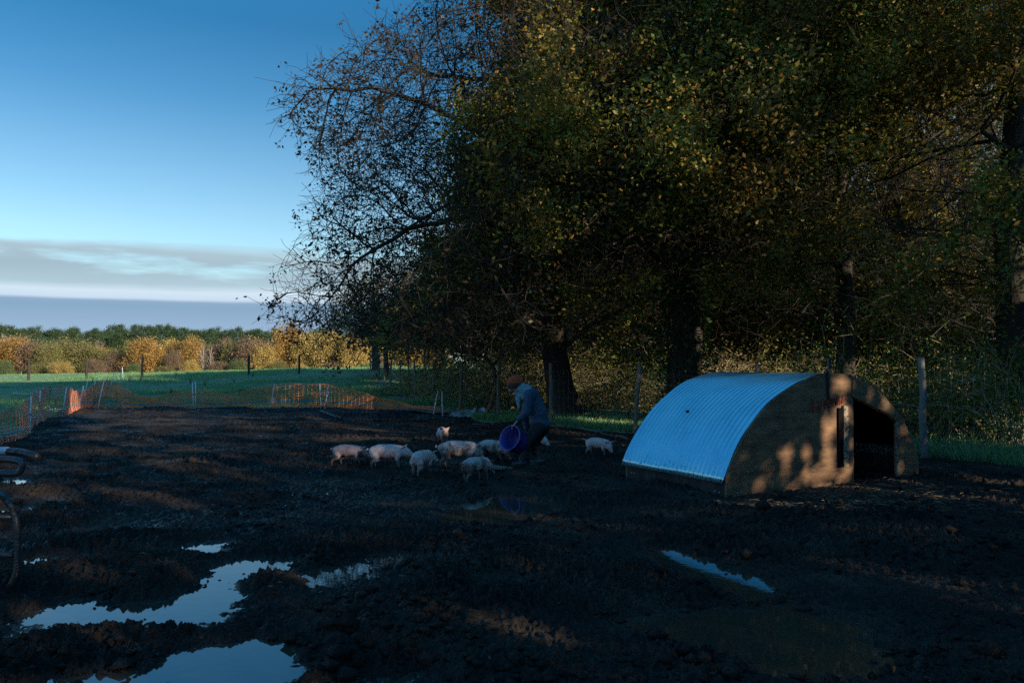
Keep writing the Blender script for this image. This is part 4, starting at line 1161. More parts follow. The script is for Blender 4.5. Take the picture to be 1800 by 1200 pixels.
def pipe(par, tip, p):
    n = len(par); s = np.zeros(n); kids = np.zeros(n, int)
    for i in range(n - 1, -1, -1):
        if kids[i] == 0: s[i] = tip ** p
        if par[i] >= 0: s[par[i]] += s[i]; kids[par[i]] += 1
    return s ** (1 / p), kids
def skeleton_mesh(P, par, rad, n=5, minr=0.0):
    """tapered tubes along every edge, one mesh"""
    e = np.where((par >= 0) & (rad >= minr))[0]; a = P[par[e]]; b = P[e]; ra = np.minimum(rad[par[e]], rad[e] * 1.35); rb = rad[e]
    d = b - a; L_ = np.linalg.norm(d, axis=1); ok = L_ > 1e-5; a, b, ra, rb, d, L_ = a[ok], b[ok], ra[ok], rb[ok], d[ok], L_[ok]
    d /= L_[:, None]; ref = np.tile([.13, .31, .94], (len(d), 1)); u = np.cross(d, ref); u /= np.linalg.norm(u, axis=1)[:, None] + 1e-9; w = np.cross(d, u)
    V = np.empty((len(d), 2 * n, 3))
    for k in range(n):
        t = 2 * math.pi * k / n; o_ = u * math.cos(t) + w * math.sin(t)
        V[:, k] = a - d * (ra * .3)[:, None] + o_ * ra[:, None]; V[:, n + k] = b + d * (rb * .3)[:, None] + o_ * rb[:, None]
    Fq = np.array([(k, (k + 1) % n, n + (k + 1) % n, n + k) for k in range(n)])
    F_ = (np.arange(len(d))[:, None, None] * 2 * n + Fq[None]).reshape(-1, 4)
    return V.reshape(-1, 3), F_
def add_twigs(P, par, rad, rg, per, seg, ln, sel, droop=.0, spread=.8):
    """short forked shoots on thin branches"""
    idx = np.where(sel)[0]; idx = np.repeat(idx, per); n = len(idx)
    d = P[idx] - P[np.maximum(par[idx], 0)]; d /= np.linalg.norm(d, axis=1)[:, None] + 1e-9
    cur = P[idx] - d * rg.rand(n, 1) * .2; cp = idx.copy(); v = d + rg.randn(n, 3) * spread; v[:, 2] -= droop; v /= np.linalg.norm(v, axis=1)[:, None]
    NP_, PP, RR = [], [], []; base = len(P); first = True
    for s in range(seg):
        v = v + rg.randn(n, 3) * .35; v[:, 2] -= droop * .5; v /= np.linalg.norm(v, axis=1)[:, None]
        cur = cur + v * (ln / seg * (.6 + .8 * rg.rand(n, 1)))
        NP_.append(cur.copy()); PP.append(cp.copy()); RR.append(np.full(n, .0052 * (1 - .35 * s / seg)))
        cp = np.arange(n) + base + s * n
    return np.vstack([P] + NP_), np.concatenate([par] + PP), np.concatenate([rad] + RR), len(P)

BARK = pbr("oak_bark", (.055, .046, .036), .9, col2=(.024, .021, .018), scale=7, stretch=(3, 3, .5), bump=.9, bscale=14)
BARKM = pbr("mossy_bark", (.055, .065, .045), .9, col2=(.035, .032, .026), scale=4, thr=(.42, .6), bump=.8, bscale=18)
BIRCH = pbr("pale_birch_bark", (.48, .42, .37), .8, col2=(.2, .16, .14), scale=6)
OAKL = leafmat("oak_leaves_brown_green", [(5, (.16, .185, .040)), (3, (.25, .21, .048)), (2, (.27, .15, .045)), (2, (.11, .155, .040))], patch=(.16, .085, .03), patch_scale=.35)
OAKB = leafmat("oak_leaves_brown_shaded", [(3, (.070, .042, .032)), (3, (.085, .050, .034)), (3, (.060, .060, .032)), (1, (.13, .075, .035)), (2, (.055, .075, .03))])  # browns darkened in the colour to make up for missing shade on the left oak
OAKG = leafmat("oak_leaves_green_gold", [(6, (.16, .20, .038)), (3, (.25, .23, .045)), (2, (.40, .27, .045)), (1, (.50, .26, .045)), (2, (.11, .155, .035))], patch=(.20, .12, .028), patch_scale=.3)
IVY = leafmat("ivy_leaves", [(3, (0.039, 0.098, 0.029)), (2, (0.058, 0.130, 0.039)), (1, (0.078, 0.156, 0.039))], transl=.12, rough=.3, spec=.5)
OFFL = leafmat("off_oak_leaves", [(3, (.055, .060, .018)), (2, (.095, .055, .020))])

def crown_pts(n, rg, prof, zc=None, shell=.45, noise_amp=.28, seed=0, sx=1.0, sy=1.0):
    """points in a solid of revolution, radius given against height, with lobes"""
    zs = [q[0] for q in prof]; rs = [q[1] for q in prof]; out_ = []
    tot = 0
    while tot < n:
        z = rg.uniform(zs[0], zs[-1], n * 3); r = np.interp(z, zs, rs); keep = rg.rand(n * 3) < (r / max(rs)) ** 2; z = z[keep]; r = r[keep]
        a = rg.uniform(0, 2 * math.pi, len(z)); k = 1 + noise_amp * (2 * fbm(a * 1.3 + seed, z * .35 + seed, 3, seed + 3) - 1) * 2
        f = shell + (1 - shell) * np.sqrt(rg.rand(len(z))); rr = r * k * f
        q = np.stack([rr * np.cos(a) * sx, rr * np.sin(a) * sy, z], 1); out_.append(q); tot += len(q)
    return np.vstack(out_)[:n]

def big_tree(name, loc, label, prof, trunk, natt, nleaf, leafmat_, seed, lsize=.085, tip=.011, step=.42, kill=.75, infl=2.6, trunkr=.35, twig=2, shell=.4, droop=.0, namp=.28, trop=None, clump=12, cr=.13, inertia=.35, voids=True, spread_leaf=.22,
             center=(0, 0), gaps=True, group=None, bark=BARK, att_fn=None, sx=1, sy=1, minr=0.0, leafclump=None, pexp=2.3, n=5, leaf_sel=None, limbs=None):
    rg = np.random.RandomState(seed); root = tag(empty(name, loc), label, "tree", group)
    A = crown_pts(natt, rg, prof, shell=shell, noise_amp=namp, seed=seed, sx=sx, sy=sy); A[:, 0] += center[0]; A[:, 1] += center[1]
    if att_fn is not None: A = att_fn(A, rg)
    nodes = [np.array(q, float) for q in trunk]; par = [-1] + list(range(len(trunk) - 1))
    for at_, pts_ in (limbs or []):
        last = at_
        for q0 in pts_:
            # subdivide the limb so that shoots can start anywhere on it
            a_ = nodes[last]; q0 = np.array(q0, float); k_ = max(1, int(np.linalg.norm(q0 - a_) / .4))
            for s_ in range(1, k_ + 1): nodes.append(a_ + (q0 - a_) * s_ / k_ + rg.randn(3) * .03); par.append(last if s_ == 1 else len(nodes) - 2)
            last = len(nodes) - 1
    P, par = colonize(A, nodes, par, step, infl, kill, rg=rg, droop=droop, trop=trop, inertia=inertia)
    rad, kids = pipe(par, tip, pexp); sc = trunkr / rad[0]
    big = rad > .05
    rad = np.where(big, rad * (1 + (sc - 1) * np.clip((rad - .05) / (rad[0] - .05 + 1e-9), 0, 1)), rad)
    rad[0] *= 1.35
    if len(trunk) > 1: rad[1] *= 1.1
    thin = (rad < .022) & (par >= 0)
    if twig: P2, par2, rad2, base = add_twigs(P, par, rad, rg, twig, 3, .75, thin, droop=.05 + droop)
    else: P2, par2, rad2, base = P, par, rad, 0
    V, Fq = skeleton_mesh(P2, par2, rad2, n, minr)
    me = np_mesh("trunk", V, Fq); me.polygons.foreach_set("use_smooth", [True] * len(me.polygons)); link("trunk", me, bark, root)
    tw = P2[base:] if twig else P[thin]
    if leaf_sel is not None: tw = tw[leaf_sel(tw, rg)]
    dens = fbm(tw[:, 0] * .9 + seed, tw[:, 1] * .9 + tw[:, 2] * 1.3, 3, seed + 7); w = np.clip(dens - .22, .05, 1) ** 1.1; w /= w.sum()
    nc = max(1, nleaf // clump); ctr = tw[rg.choice(len(tw), nc, p=w)] + rg.randn(nc, 3) * spread_leaf * .35
    k_ = rg.randint(int(clump * .4), int(clump * 1.6) + 1, nc); ctr = np.repeat(ctr, k_, axis=0); C = ctr + rg.randn(len(ctr), 3) * cr * np.repeat(.6 + .8 * rg.rand(nc), k_)[:, None]
    if voids:
        for vc, vr in VOIDS: C = C[np.linalg.norm((C + np.array(loc) - vc), axis=1) > vr * (.8 + .4 * rg.rand(len(C)))]
    if gaps: C = C[~in_gap(C + np.array(loc), .04)]
    leaf_obj("crown", C, lsize, leafmat_, root, rg)
    return root

# gaps: patches of low sun on the ground, the hut and the animals
for x_, z_, r_ in ((.95, .50, .15), (.98, .30, .09), (1.35, .43, .11), (1.36, .30, .05), (1.72, .76, .16), (1.86, .86, .12), (1.70, .45, .14), (1.60, .22, .12), (1.50, .12, .14), (1.30, .20, .10), (1.82, .25, .11), (2.05, .20, .12),
                   (2.02, .92, .13), (2.03, 1.22, .14), (1.9, 1.28, .10), (.5, .14, .09), (1.1, .05, .10), (2.75, 1.02, .07), (3.08, .12, .06), (3.06, .55, .05), (.3, .08, .06), (1.2, 1.15, .07), (1.62, 1.32, .07), (2.12, .60, .05)):
    p = np.array([HA[0] + HDIR[0] * x_, HA[1] + HDIR[1] * x_, z_]); gap(p, r_ * .80)
for px, py, r in ((200, 872, .14), (60, 870, .2), (270, 751, .32), (240, 750, .25), (585, 752, .30), (560, 749, .3), (250, 812, .20), (330, 812, .26), (370, 812, .2), (300, 815, .15), (600, 775, .20), (630, 776, .24), (665, 776, .24), (700, 776, .22), (560, 777, .18),
                  (725, 800, .15), (775, 797, .12), (450, 757, .2), (640, 757, .14), (500, 1020, .11), (470, 1015, .10), (535, 1025, .09), (300, 885, .16), (700, 1085, .06), (830, 1105, .08), (865, 1100, .05), (880, 895, .12), (1640, 880, .15), (1700, 885, .15), (1760, 890, .18), (1290, 893, .14), (1350, 890, .12),
                  (1060, 790, .14), (1000, 777, .22), (940, 778, .2), (1080, 778, .2), (1110, 790, .14), (520, 1190, .06), (1700, 1020, .08), (1750, 850, .15), (1540, 850, .12), (1480, 860, .10), (980, 765, .2)):
    gapg(px, py, r)
gap(D(720, 797, 11.9), .09); gap(D(648, 790, 11.9), .08); gap(D(789, 752, 14.8), .10); gap(D(955, 778, 12.8), .12); gap(D(908, 750, 11.7), .05); gap(D(930, 800, 12.6), .05)
gap(D(1013, 690, 20.7), .30); gap(D(1070, 778, 13.5), .06)
DENSE = [(D(935, 705, 11.75), .34), (D(948, 735, 11.75), .30), (D(945, 765, 11.7), .25), (D(905, 672, 11.75), .16), (D(925, 815, 11.7), .2), (G(744, 834, .2), .22), (G(687, 821, .22), .22), (G(836, 842, .2), .2), (G(812, 817, .25), .25), (G(872, 812, .2), .2),
         (D(1180, 740, 10.3), .6), (D(1260, 700, 10.2), .6), (D(1330, 680, 10.1), .4), (D(985, 640, 20.8), .55), (D(990, 690, 20.8), .35), (D(1488, 520, 19), .6), (D(1488, 590, 19), .6), (D(1785, 230, 15.3), .7), (D(1785, 330, 15.3), .7), (D(20, 745, 15.5), 1.0), (D(70, 715, 17.5), .9), (D(110, 705, 20), .9), (D(20, 715, 22), 1.3), (D(-60, 700, 24), 1.6), (D(90, 695, 27), 1.3)]
# wider openings: the thicket behind the fence, the grass strip and the field corner are in the sun
for px, py, y, r in ((1060, 635, 27, 1.7), (1110, 655, 26, 1.4), (1000, 640, 28, 1.3), (900, 680, 25, 1.2), (940, 655, 26, 1.4), (870, 640, 28, 1.3), (1290, 625, 24, 1.5), (1370, 630, 24, 1.3), (1230, 635, 26, 1.2), (1100, 600, 28, 1.2), (1420, 620, 25, .9), (760, 665, 30, .9), (850, 680, 27, .9), (1350, 600, 26, .8), 
                     (640, 690, 38, 1.0), (700, 665, 44, .8), (690, 705, 30, .5), (780, 690, 30, .9), (1060, 745, 18.0, .35), (1010, 745, 18.8, .3), (1680, 780, 15, .5), (1750, 780, 14.5, .5), (1620, 775, 15.2, .3), (520, 700, 25.6, .45), (500, 697, 25.6, .4), (545, 700, 25.6, .35),
                     (620, 700, 25, .22), (665, 706, 24.8, .2), (148, 690, 24, .12), (330, 683, 36, .8), (600, 340, 22, .3), (1330, 560, 22, .5), (1600, 340, 24, 2.6), (1650, 400, 24.5, 1.3), (1590, 300, 26, 1.5), (1680, 480, 28, .9), (1780, 600, 24, .8), (820, 400, 21, .5), (800, 380, 21, .4), (1400, 640, 22, .5)):
    gap(D(px, py, y), r * (2.1 if y > 22 and px > 840 and px < 1480 else 1))

VOIDS = [(D(1612, 348, y_), .060 * y_) for y_ in np.arange(10, 24, .8)] + [(D(1700, 480, y_), .028 * y_) for y_ in np.arange(10, 22, .7)]     # opening between the crowns
OAKS = "old oaks behind the wire fence"
# left oak: long bare limbs reaching left over the mud, thin brown leaves
def att_left(A, rg):
    return A[~((A[:, 0] > -.8) & (A[:, 2] < 3.7))]
prof1 = [(1.8, 5.6), (2.6, 7.0), (4.5, 7.3), (5.5, 7.7), (6.7, 7.1), (8.0, 7.7), (8.8, 6.7), (9.6, 5.4), (10.6, 4.3), (12.4, 2.4), (13.6, 1.0)]
def sel1(tw, rg):
    # the left side of the crown has shed most of its leaves
    p = np.clip((tw[:, 0] + 4.5) / 4.0, 0.42, 1.0); return rg.rand(len(tw)) < p
big_tree("oak_tree", (1.55, 21.0, gz(1.55, 21) - .1), "broad old oak whose thinly leafed brown limbs reach far left against the sky", prof1,
         [(0, 0, 0), (-.3, 0, .9), (-.45, 0, 1.8), (-.5, .05, 2.8), (-.45, .1, 3.8), (-.4, .1, 4.8), (-.5, 0, 6.0), (-.5, 0, 7.4), (-.3, 0, 8.8)], 9500, 105000, OAKB, 11, lsize=.088, step=.29, kill=.40, infl=1.8, trunkr=.36,
         limbs=[(4, [(-1.0, -.3, 4.7), (-2.0, -.5, 5.15), (-3.0, -.8, 5.3), (-4.2, -.9, 5.0), (-5.4, -1.0, 4.2)]), (5, [(-1.2, .5, 5.8), (-2.2, 1.0, 6.1), (-3.3, 1.6, 6.1), (-4.6, 2.2, 5.5)]), (5, [(-1.3, -.9, 6.2), (-2.4, -1.4, 7.3), (-3.6, -1.8, 7.9), (-4.9, -2.1, 8.2), (-6.2, -2.2, 8.1)]),
                (6, [(-.9, .3, 8.2), (-1.9, .5, 9.2), (-3.2, .8, 9.5), (-4.4, 1.0, 9.7)]), (3, [(-1.3, -.6, 3.7), (-2.3, -1.2, 3.5), (-3.3, -1.8, 2.9)]), (3, [(-1.2, 1.0, 3.5), (-2.4, 2.0, 3.9), (-3.8, 2.8, 3.4), (-5.0, 3.3, 2.6)]), (2, [(.8, -.6, 2.8), (1.8, -1.2, 3.2)]), (4, [(.9, .4, 4.6), (2.0, .8, 5.4)]), (4, [(-1.3, -2.0, 4.6), (-2.2, -3.4, 4.7), (-3.2, -4.6, 4.0)])], twig=3, shell=.25, tip=.0085, leaf_sel=sel1, pexp=2.25, namp=.07, sy=.72, att_fn=att_left, trop=np.array([-.22, 0, -.07]), clump=7, cr=.085, inertia=.55)
big_tree("oak_tree", (4.4, 20.3, gz(4.4, 20.3) - .1), "oak with an ivy-covered dark trunk right of the person, dense green and brown leaves", [(3.1, 4.0), (4.5, 5.4), (8, 5.6), (11, 4.4), (13.5, 2.2)],
         [(0, 0, 0), (0, 0, 1.2), (.1, 0, 2.4), (.1, 0, 3.6), (.05, 0, 5)], 2200, 340000, OAKG, 12, step=.45, kill=.72, trunkr=.42, twig=3, lsize=.092, shell=.15, spread_leaf=.5, clump=26, cr=.19)
big_tree("oak_tree", (8.1, 19.4, gz(8.1, 19.4) - .1), "tall oak standing behind the metal hut, its trunk forking high in the dark crown", [(2.2, 3.6), (4.5, 5.2), (8, 5.6), (11, 4.6), (14, 2.4)],
         [(0, 0, 0), (.0, 0, 1.3), (.1, 0, 2.6), (.0, 0, 4), (-.1, 0, 5.4), (0, 0, 6.6)], 2200, 340000, OAKL, 13, step=.45, kill=.72, trunkr=.22, twig=3, lsize=.092, shell=.15, spread_leaf=.5, clump=26, cr=.19)
big_tree("oak_tree", (9.9, 15.6, gz(9.9, 15.6) - .1), "massive oak with a thick black trunk near the right edge of the view", [(2.6, 3.4), (4.5, 4.6), (7, 5.2), (10, 4.8), (13, 2.6)],
         [(0, 0, 0), (.0, 0, 1.3), (-.05, 0, 2.6), (-.1, 0, 4), (-.05, 0, 5.4), (.05, 0, 7.0)], 1900, 230000, OAKG, 14, step=.45, kill=.75, trunkr=.32, twig=3, lsize=.080, shell=.2, spread_leaf=.5, clump=26, cr=.17)
big_tree("oak_tree", (12.5, 25.5, gz(12.5, 25.5) - .1), "golden leafed oak glowing in the sun behind the dark oaks at the right", [(2.0, 4), (4.5, 5.0), (8, 5.2), (11, 4.0), (13, 2.2)],
         [(0, 0, 0), (.0, 0, 1.3), (.05, 0, 2.6), (.1, 0, 4), (.1, 0, 5.4)], 900, 26000, leafmat("golden_leaves", [(3, (.52, .36, .06)), (3, (.42, .34, .06)), (2, (.58, .28, .05)), (1, (.24, .26, .05))]), 15, step=.55, kill=.95, trunkr=.25, twig=3, lsize=.12, shell=.2)
# smaller forked tree by the fence with an arching bough
big_tree("field_maple", (-.42, 20.9, gz(-.4, 20.9) - .1), "slender leaning tree with an arching bough at the fence left of the person", [(2.0, 1.4), (3.0, 2.4), (4.3, 2.4), (5.4, 1.4)],
         [(0, 0, 0), (.03, 0, .6), (.0, 0, 1.1), (-.08, 0, 1.5), (-.3, 0, 1.75), (-.7, 0, 1.85), (-1.1, 0, 1.95)], 260, 9000, OAKG, 16, step=.3, kill=.5, trunkr=.13, twig=3, lsize=.08, shell=.2, tip=.008, bark=BARKM)
# hedgerow trees going away along the fence
HEDG = "small trees along the fence running away"
hedge = [(-1.6, 27.5, 3.9, 1.9, "dark bushy tree along the far fence, nearest of the row behind the left oak"), (-3.6, 33, 4.6, 2.0, "second tree of the row running away along the fence"),
         (-5.2, 40, 5.0, 2.6, "middle tree of the row running away along the fence"), (-7.6, 48, 6.6, 3.4, "fourth tree of the row running away along the fence"), (-9.8, 57, 6.8, 3.4, "last tree of the fence row, its bare trunk standing at the field corner"), (2.4, 30, 6.5, 3.4, "leafy tree deep behind the trunk of the left oak"), (-4.5, 52, 8.0, 4.2, "tall pale tree showing through the left oak's thin limbs")]
for i, (x, y, h, r, lb) in enumerate(hedge):
    big_tree("hedgerow_tree", (x, y, gz(x, y) - .1), lb, [(2.3, r * .5), (h * .45, r), (h * .75, r * .8), (h, r * .25)], [(0, 0, 0), (.03, 0, .8), (-.03, 0, 1.6), (0, 0, 2.3)], 260, 6500, (OAKL, OAKG, OAKB)[i % 3], 30 + i, clump=14, cr=.28,
             step=.5, kill=.7, trunkr=.16 if i != 4 else .24, twig=3, lsize=.15, shell=.2, group=HEDG, gaps=False, spread_leaf=.5)

for i, (x, y, lb) in enumerate(((6.3, 27.5, "green tree filling the gap behind the ivy-covered oak"), (10.3, 30, "dark green tree behind the hut and the forked oak"), (15.5, 24, "dark tree at the right edge behind the massive oak"), (18, 31, "tree deep in the wood at the far right"), (13.2, 20.5, "bushy green tree between the massive oak and the shed"), (1.2, 37, "tall woodland tree far behind the left oak's trunk"), (5.0, 40, "woodland tree beyond the outbuilding"))):
    big_tree("woodland_tree", (x, y, gz(x, y) - .1), lb, [(1.6, 3.4), (5, 4.4), (9, 4.0), (12, 1.8)], [(0, 0, 0), (.03, 0, 1.0), (-.03, 0, 2.0), (0, 0, 3.3)], 420, 42000, (OAKG, OAKL)[i % 2], 60 + i,
             step=.5, kill=.85, trunkr=.20, twig=3, lsize=.16, shell=.2, group="woodland trees behind the oaks", spread_leaf=.6, clump=20, cr=.3)

for i, (x, y, sc_) in enumerate(((-1.5, 46, 1), (2.5, 48, 1.1), (6.5, 44, 1), (10.5, 42, 1.1), (14.5, 40, 1), (18.5, 38, 1.1), (22, 36, 1), (25, 33, 1.1), (9, 36.5, .8), (16.5, 34.5, .8))):
    big_tree("woodland_tree", (x, y, gz(x, y) - .1), "dark woodland tree in the thicket line far behind the hut and the oaks", [(.8, 3.0), (3.5, 4.2), (7 * sc_, 3.6), (9.5 * sc_, 1.4)], [(0, 0, 0), (.03, 0, 1.0), (-.03, 0, 2.0), (0, 0, 3.0)], 200, 15000, (OAKL, OAKG)[i % 2], 80 + i,
             step=.7, kill=1.1, trunkr=.18, twig=3, lsize=.26, shell=.2, group="woodland line far behind the oaks", spread_leaf=.8, clump=20, cr=.4)

# ivy on the trunk of the second oak
rg = np.random.RandomState(5); n_ = 5200; zz = rg.uniform(0, 5.2, n_); aa = rg.uniform(0, 6.283, n_); rr_ = .44 + .30 * fbm(aa * 1.5, zz * 1.4, 3, 9) + .12 * rg.rand(n_)
C = np.stack([rr_ * np.cos(aa), rr_ * np.sin(aa), zz], 1); ivy = tag(empty("ivy", (4.4, 20.3, gz(4.4, 20.3))), "ivy covering the trunk of the oak just left of the hut", "ivy"); leaf_obj("foliage", C, .085, IVY, ivy, rg)
m = MB()
for k in range(7):
    a = k * .9; m.tube([(.43 * math.cos(a + .25 * z_), .43 * math.sin(a + .25 * z_), z_) for z_ in (0, .8, 1.6, 2.4, 3.2, 4.2)], .02, 5)
m.build("stem", BARKM, ivy, True)

# ------------------------------------------------------------------ off-picture trees to the right and behind: they shade the yard
def shade_tree(loc, prof, nl, seed, label, size=.20, mask=None):
    rg = np.random.RandomState(seed); root = tag(empty("oak_tree", loc), label, "tree", "oaks standing beside and behind the yard")
    m = MB(); h = prof[-1][0]; m.tube([(0, 0, 0), (.05, 0, h * .2), (-.05, 0, h * .45), (0, 0, h * .8)], [.38, .30, .24, .06], 9)
    for k in range(14):
        a = k * 2.4; z0 = h * (.25 + .45 * k / 14); rl = np.interp(z0 + 1.5, [q[0] for q in prof], [q[1] for q in prof]) * .9
        m.tube([(0, 0, z0), (rl * .4 * math.cos(a), rl * .4 * math.sin(a), z0 + .9), (rl * math.cos(a + .2), rl * math.sin(a + .2), z0 + 1.6)], [.12, .08, .02], 6)
    m.build("trunk", BARK, root, True)
    C = crown_pts(nl, rg, prof, shell=.05, noise_amp=.12, seed=seed); C = C + rg.randn(nl, 3) * .1
    C = C[~in_gap(C + np.array(loc), .02)]
    # the upper crowns are thin and let some sun through
    thin_ = (C[:, 2] > 7.5) & (rg.rand(len(C)) < np.where(C[:, 2] > 9.3, .985, .80)) | ((C[:, 2] > 5) & (fbm(C[:, 0] * .8 + C[:, 1] * .8 + 5, C[:, 2] * .8, 2, seed) > .60)); C = C[~thin_]
    # leaves added on the sun's path to shade person, roof, pigs, trunks, netting
    E = []
    for q, r in DENSE:
        t = rg.uniform(6, 52, 5000); d_ = rg.randn(5000, 3); d_ -= (d_ @ SUNV)[:, None] * SUNV; d_ /= np.linalg.norm(d_, axis=1)[:, None]
        X = q + t[:, None] * SUNV + d_ * (r * np.sqrt(rg.rand(5000)))[:, None] - np.array(loc); rad_ = np.interp(X[:, 2], [p_[0] for p_ in prof], [p_[1] for p_ in prof], left=0, right=0)
        E.append(X[np.hypot(X[:, 0], X[:, 1]) < rad_][:700])
    if E: C = np.vstack([C] + E)
    leaf_obj("crown", C, size, OFFL, root, rg, aspect=.7)
SP = [(.4, 3.8), (2.5, 5.2), (6, 5.8), (10, 5.4), (13, 4.0), (15.5, 1.6)]
spots = [(17.5, 10.5), (17, 3.0), (15.5, -3.5), (12, -9.5), (22, -1), (23.5, 6.5), (20, -8.5), (8, -13.5), (15, -15), (24, 14), (21, 19), (3.5, -12.5)]
for i, (x, y) in enumerate(spots):
    shade_tree((x, y, gz(x, y)), SP, 26000, 50 + i, "oak number %s beyond the right of the view, shading the yard" % ("one two three four five six seven eight nine ten eleven twelve".split()[i]))
# ------------------------------------------------------------------ brambles and shrubs behind the fence
def bush(loc, w, h, d, nleaf, mat, seed, label, name="bramble_bush", lsize=.075, stems=26, stemmat=None, group=None, bare=0.0, cat="bush", stemr=.008):
    rg = np.random.RandomState(seed); root = tag(empty(name, loc), label, cat, group); P = []; Q_ = []; tips = []
    m = MB()
    for k in range(stems):
        a = rg.uniform(0, 6.283); r0 = rg.uniform(0, .35); x, y, z = w * r0 * math.cos(a), d * r0 * math.sin(a), 0
        v = np.array([math.cos(a) * rg.uniform(.1, .8), math.sin(a) * rg.uniform(.1, .8), 1.0]); pts = [(x, y, z)]; ln = h * rg.uniform(.7, 1.25) / 6
        for s in range(6):
            v = v + rg.randn(3) * .22; v[2] -= .10 * s * (.4 + rg.rand()); v /= np.linalg.norm(v)
            x += v[0] * ln; y += v[1] * ln; z = max(z + v[2] * ln, .05); pts.append((x, y, z)); tips.append((x, y, z))
            if s > 1 and rg.rand() < .7:
                u = v + rg.randn(3) * .7; u /= np.linalg.norm(u); q = (x + u[0] * ln, y + u[1] * ln, max(z + u[2] * ln, .05)); q2 = (q[0] + u[0] * ln * .7, q[1] + u[1] * ln * .7, max(q[2] + u[2] * ln * .5 - .05, .03))
                m.tube([(x, y, z), q, q2], [stemr * .6, stemr * .45, stemr * .25], 3, False); tips += [q, q2]
        m.tube(pts, [stemr * (1 - .1 * i) for i in range(7)], 4, False)
    m.build("stem", stemmat or BSTEM, root)
    T = np.array(tips); T = T[T[:, 2] > .1] if (T[:, 2] > .1).any() else T
    C = T[rg.randint(0, len(T), nleaf)] + rg.randn(nleaf, 3) * np.array([.16, .16, .13]) * (w / 1.2); C[:, 2] = np.abs(C[:, 2]) + .01
    leaf_obj("foliage", C, lsize, mat, root, rg)
    return root
BSTEM = pbr("dry_stems", (.58, .50, .34), .8, col2=(.2, .15, .09), scale=10)
BSTEMD = pbr("dark_stems", (.09, .07, .05), .8)
BL1 = leafmat("bramble_leaves", [(3, (.15, .20, .045)), (3, (.25, .25, .065)), (2, (.36, .29, .10)), (1, (.26, .16, .06)), (2, (.09, .14, .04))], transl=.4)
BL2 = leafmat("dry_thicket_leaves", [(3, (.44, .37, .18)), (2, (.30, .29, .11)), (2, (.50, .42, .23)), (1, (.32, .20, .09))], transl=.4)
BL3 = leafmat("hedge_green", [(3, (.08, .15, .03)), (2, (.13, .21, .045)), (1, (.22, .24, .06))], transl=.35)
GB = "brambles along the foot of the fence"
bl = [(790, 28, 1.5, 1.5, BL1, "green bramble bush behind the leaning white posts"), (830, 26, 1.6, 1.7, BL3, "bright green shrub behind the fence left of the leaning rail"), (905, 25.5, 1.7, 1.9, BL1, "bramble bush behind the person's hat"),
      (955, 26.5, 1.8, 2.1, BL2, "dry golden thicket just left of the left oak's trunk"), (1045, 25.5, 1.5, 1.6, BL1, "bramble bush just right of the left oak's trunk"), (1075, 33.5, 2.2, 2.4, BL2, "dry thicket behind the heap of timber"),
      (1120, 24, 1.3, 1.0, BL1, "low bramble behind the leaning fence post left of the hut"), (1250, 23.5, 1.4, 1.9, BL2, "straw-coloured thicket above the hut roof, right of the ivy"), (1310, 24.5, 1.5, 2.0, BL2, "pale dry thicket above the middle of the hut roof"),
      (1375, 23.5, 1.4, 1.9, BL1, "yellow-green thicket above the right end of the hut roof"), (1425, 25, 1.5, 1.8, BL2, "dry stems left of the hut's lifting strap"), (1510, 20, 1.3, 1.6, BL1, "thin bramble with a few bright leaves behind the hut's door end"),
      (1580, 19.5, 1.2, 1.4, BL3, "dark bramble behind the right end of the hut"), (1690, 18.5, 1.2, 1.3, BL1, "bramble behind the fence right of the pale post"), (1770, 17.5, 1.3, 1.6, BL1, "bramble with long straight stems at the right edge"), (1476, 17.3, .9, 2.5, BL3, "tall ivy-green shrub standing in front of the forked oak's trunk behind the hut"), (1775, 14.6, .9, 2.7, BL3, "tall dark shrub in front of the massive oak's trunk"), (1795, 13.6, 1.2, 1.9, BL3, "dark leafy bramble nearest to us at the right edge, in front of the massive oak"), (1650, 16.2, 1.1, 1.2, BL1, "leafy bramble just right of the pale fence post behind the hut"),
      (1170, 26.5, 1.6, 1.5, BL3, "green shrub at the foot of the ivy-covered oak"), (745, 33, 1.6, 1.6, BL1, "bramble beside the far fence posts"), (860, 30, 2.2, 2.6, BL2, "tall golden thicket behind the arching bough"), (1000, 31, 2.4, 2.9, BL1, "tall scrub behind the left oak's trunk"),
      (1220, 31, 2.6, 3.0, BL1, "tall scrub behind the ivy-covered oak"), (1340, 32, 2.6, 3.0, BL2, "tall sunlit scrub far behind the hut"), (1480, 29, 2.4, 3.0, BL3, "tall dark scrub behind the hut's doorway"), (1620, 26, 2.2, 2.6, BL3, "tall dark scrub in front of the shed")]
for i, (px, y, w, h, mt, lb) in enumerate(bl):
    p = D(px, 650, y); z = gz(p[0], y)
    dry = mt is BL2
    bush((p[0], y, z), w, h, w * .8, int((1300 if dry else 2400) * w * h / 2.2), mt, 200 + i, lb, stems=int((44 if dry else 20) + 12 * w), lsize=.075 if y < 27 else .10, stemr=(.009 if y < 27 else .012) * (1.5 if dry else 1), group=GB if h < 2 else "tall scrub behind the fence")
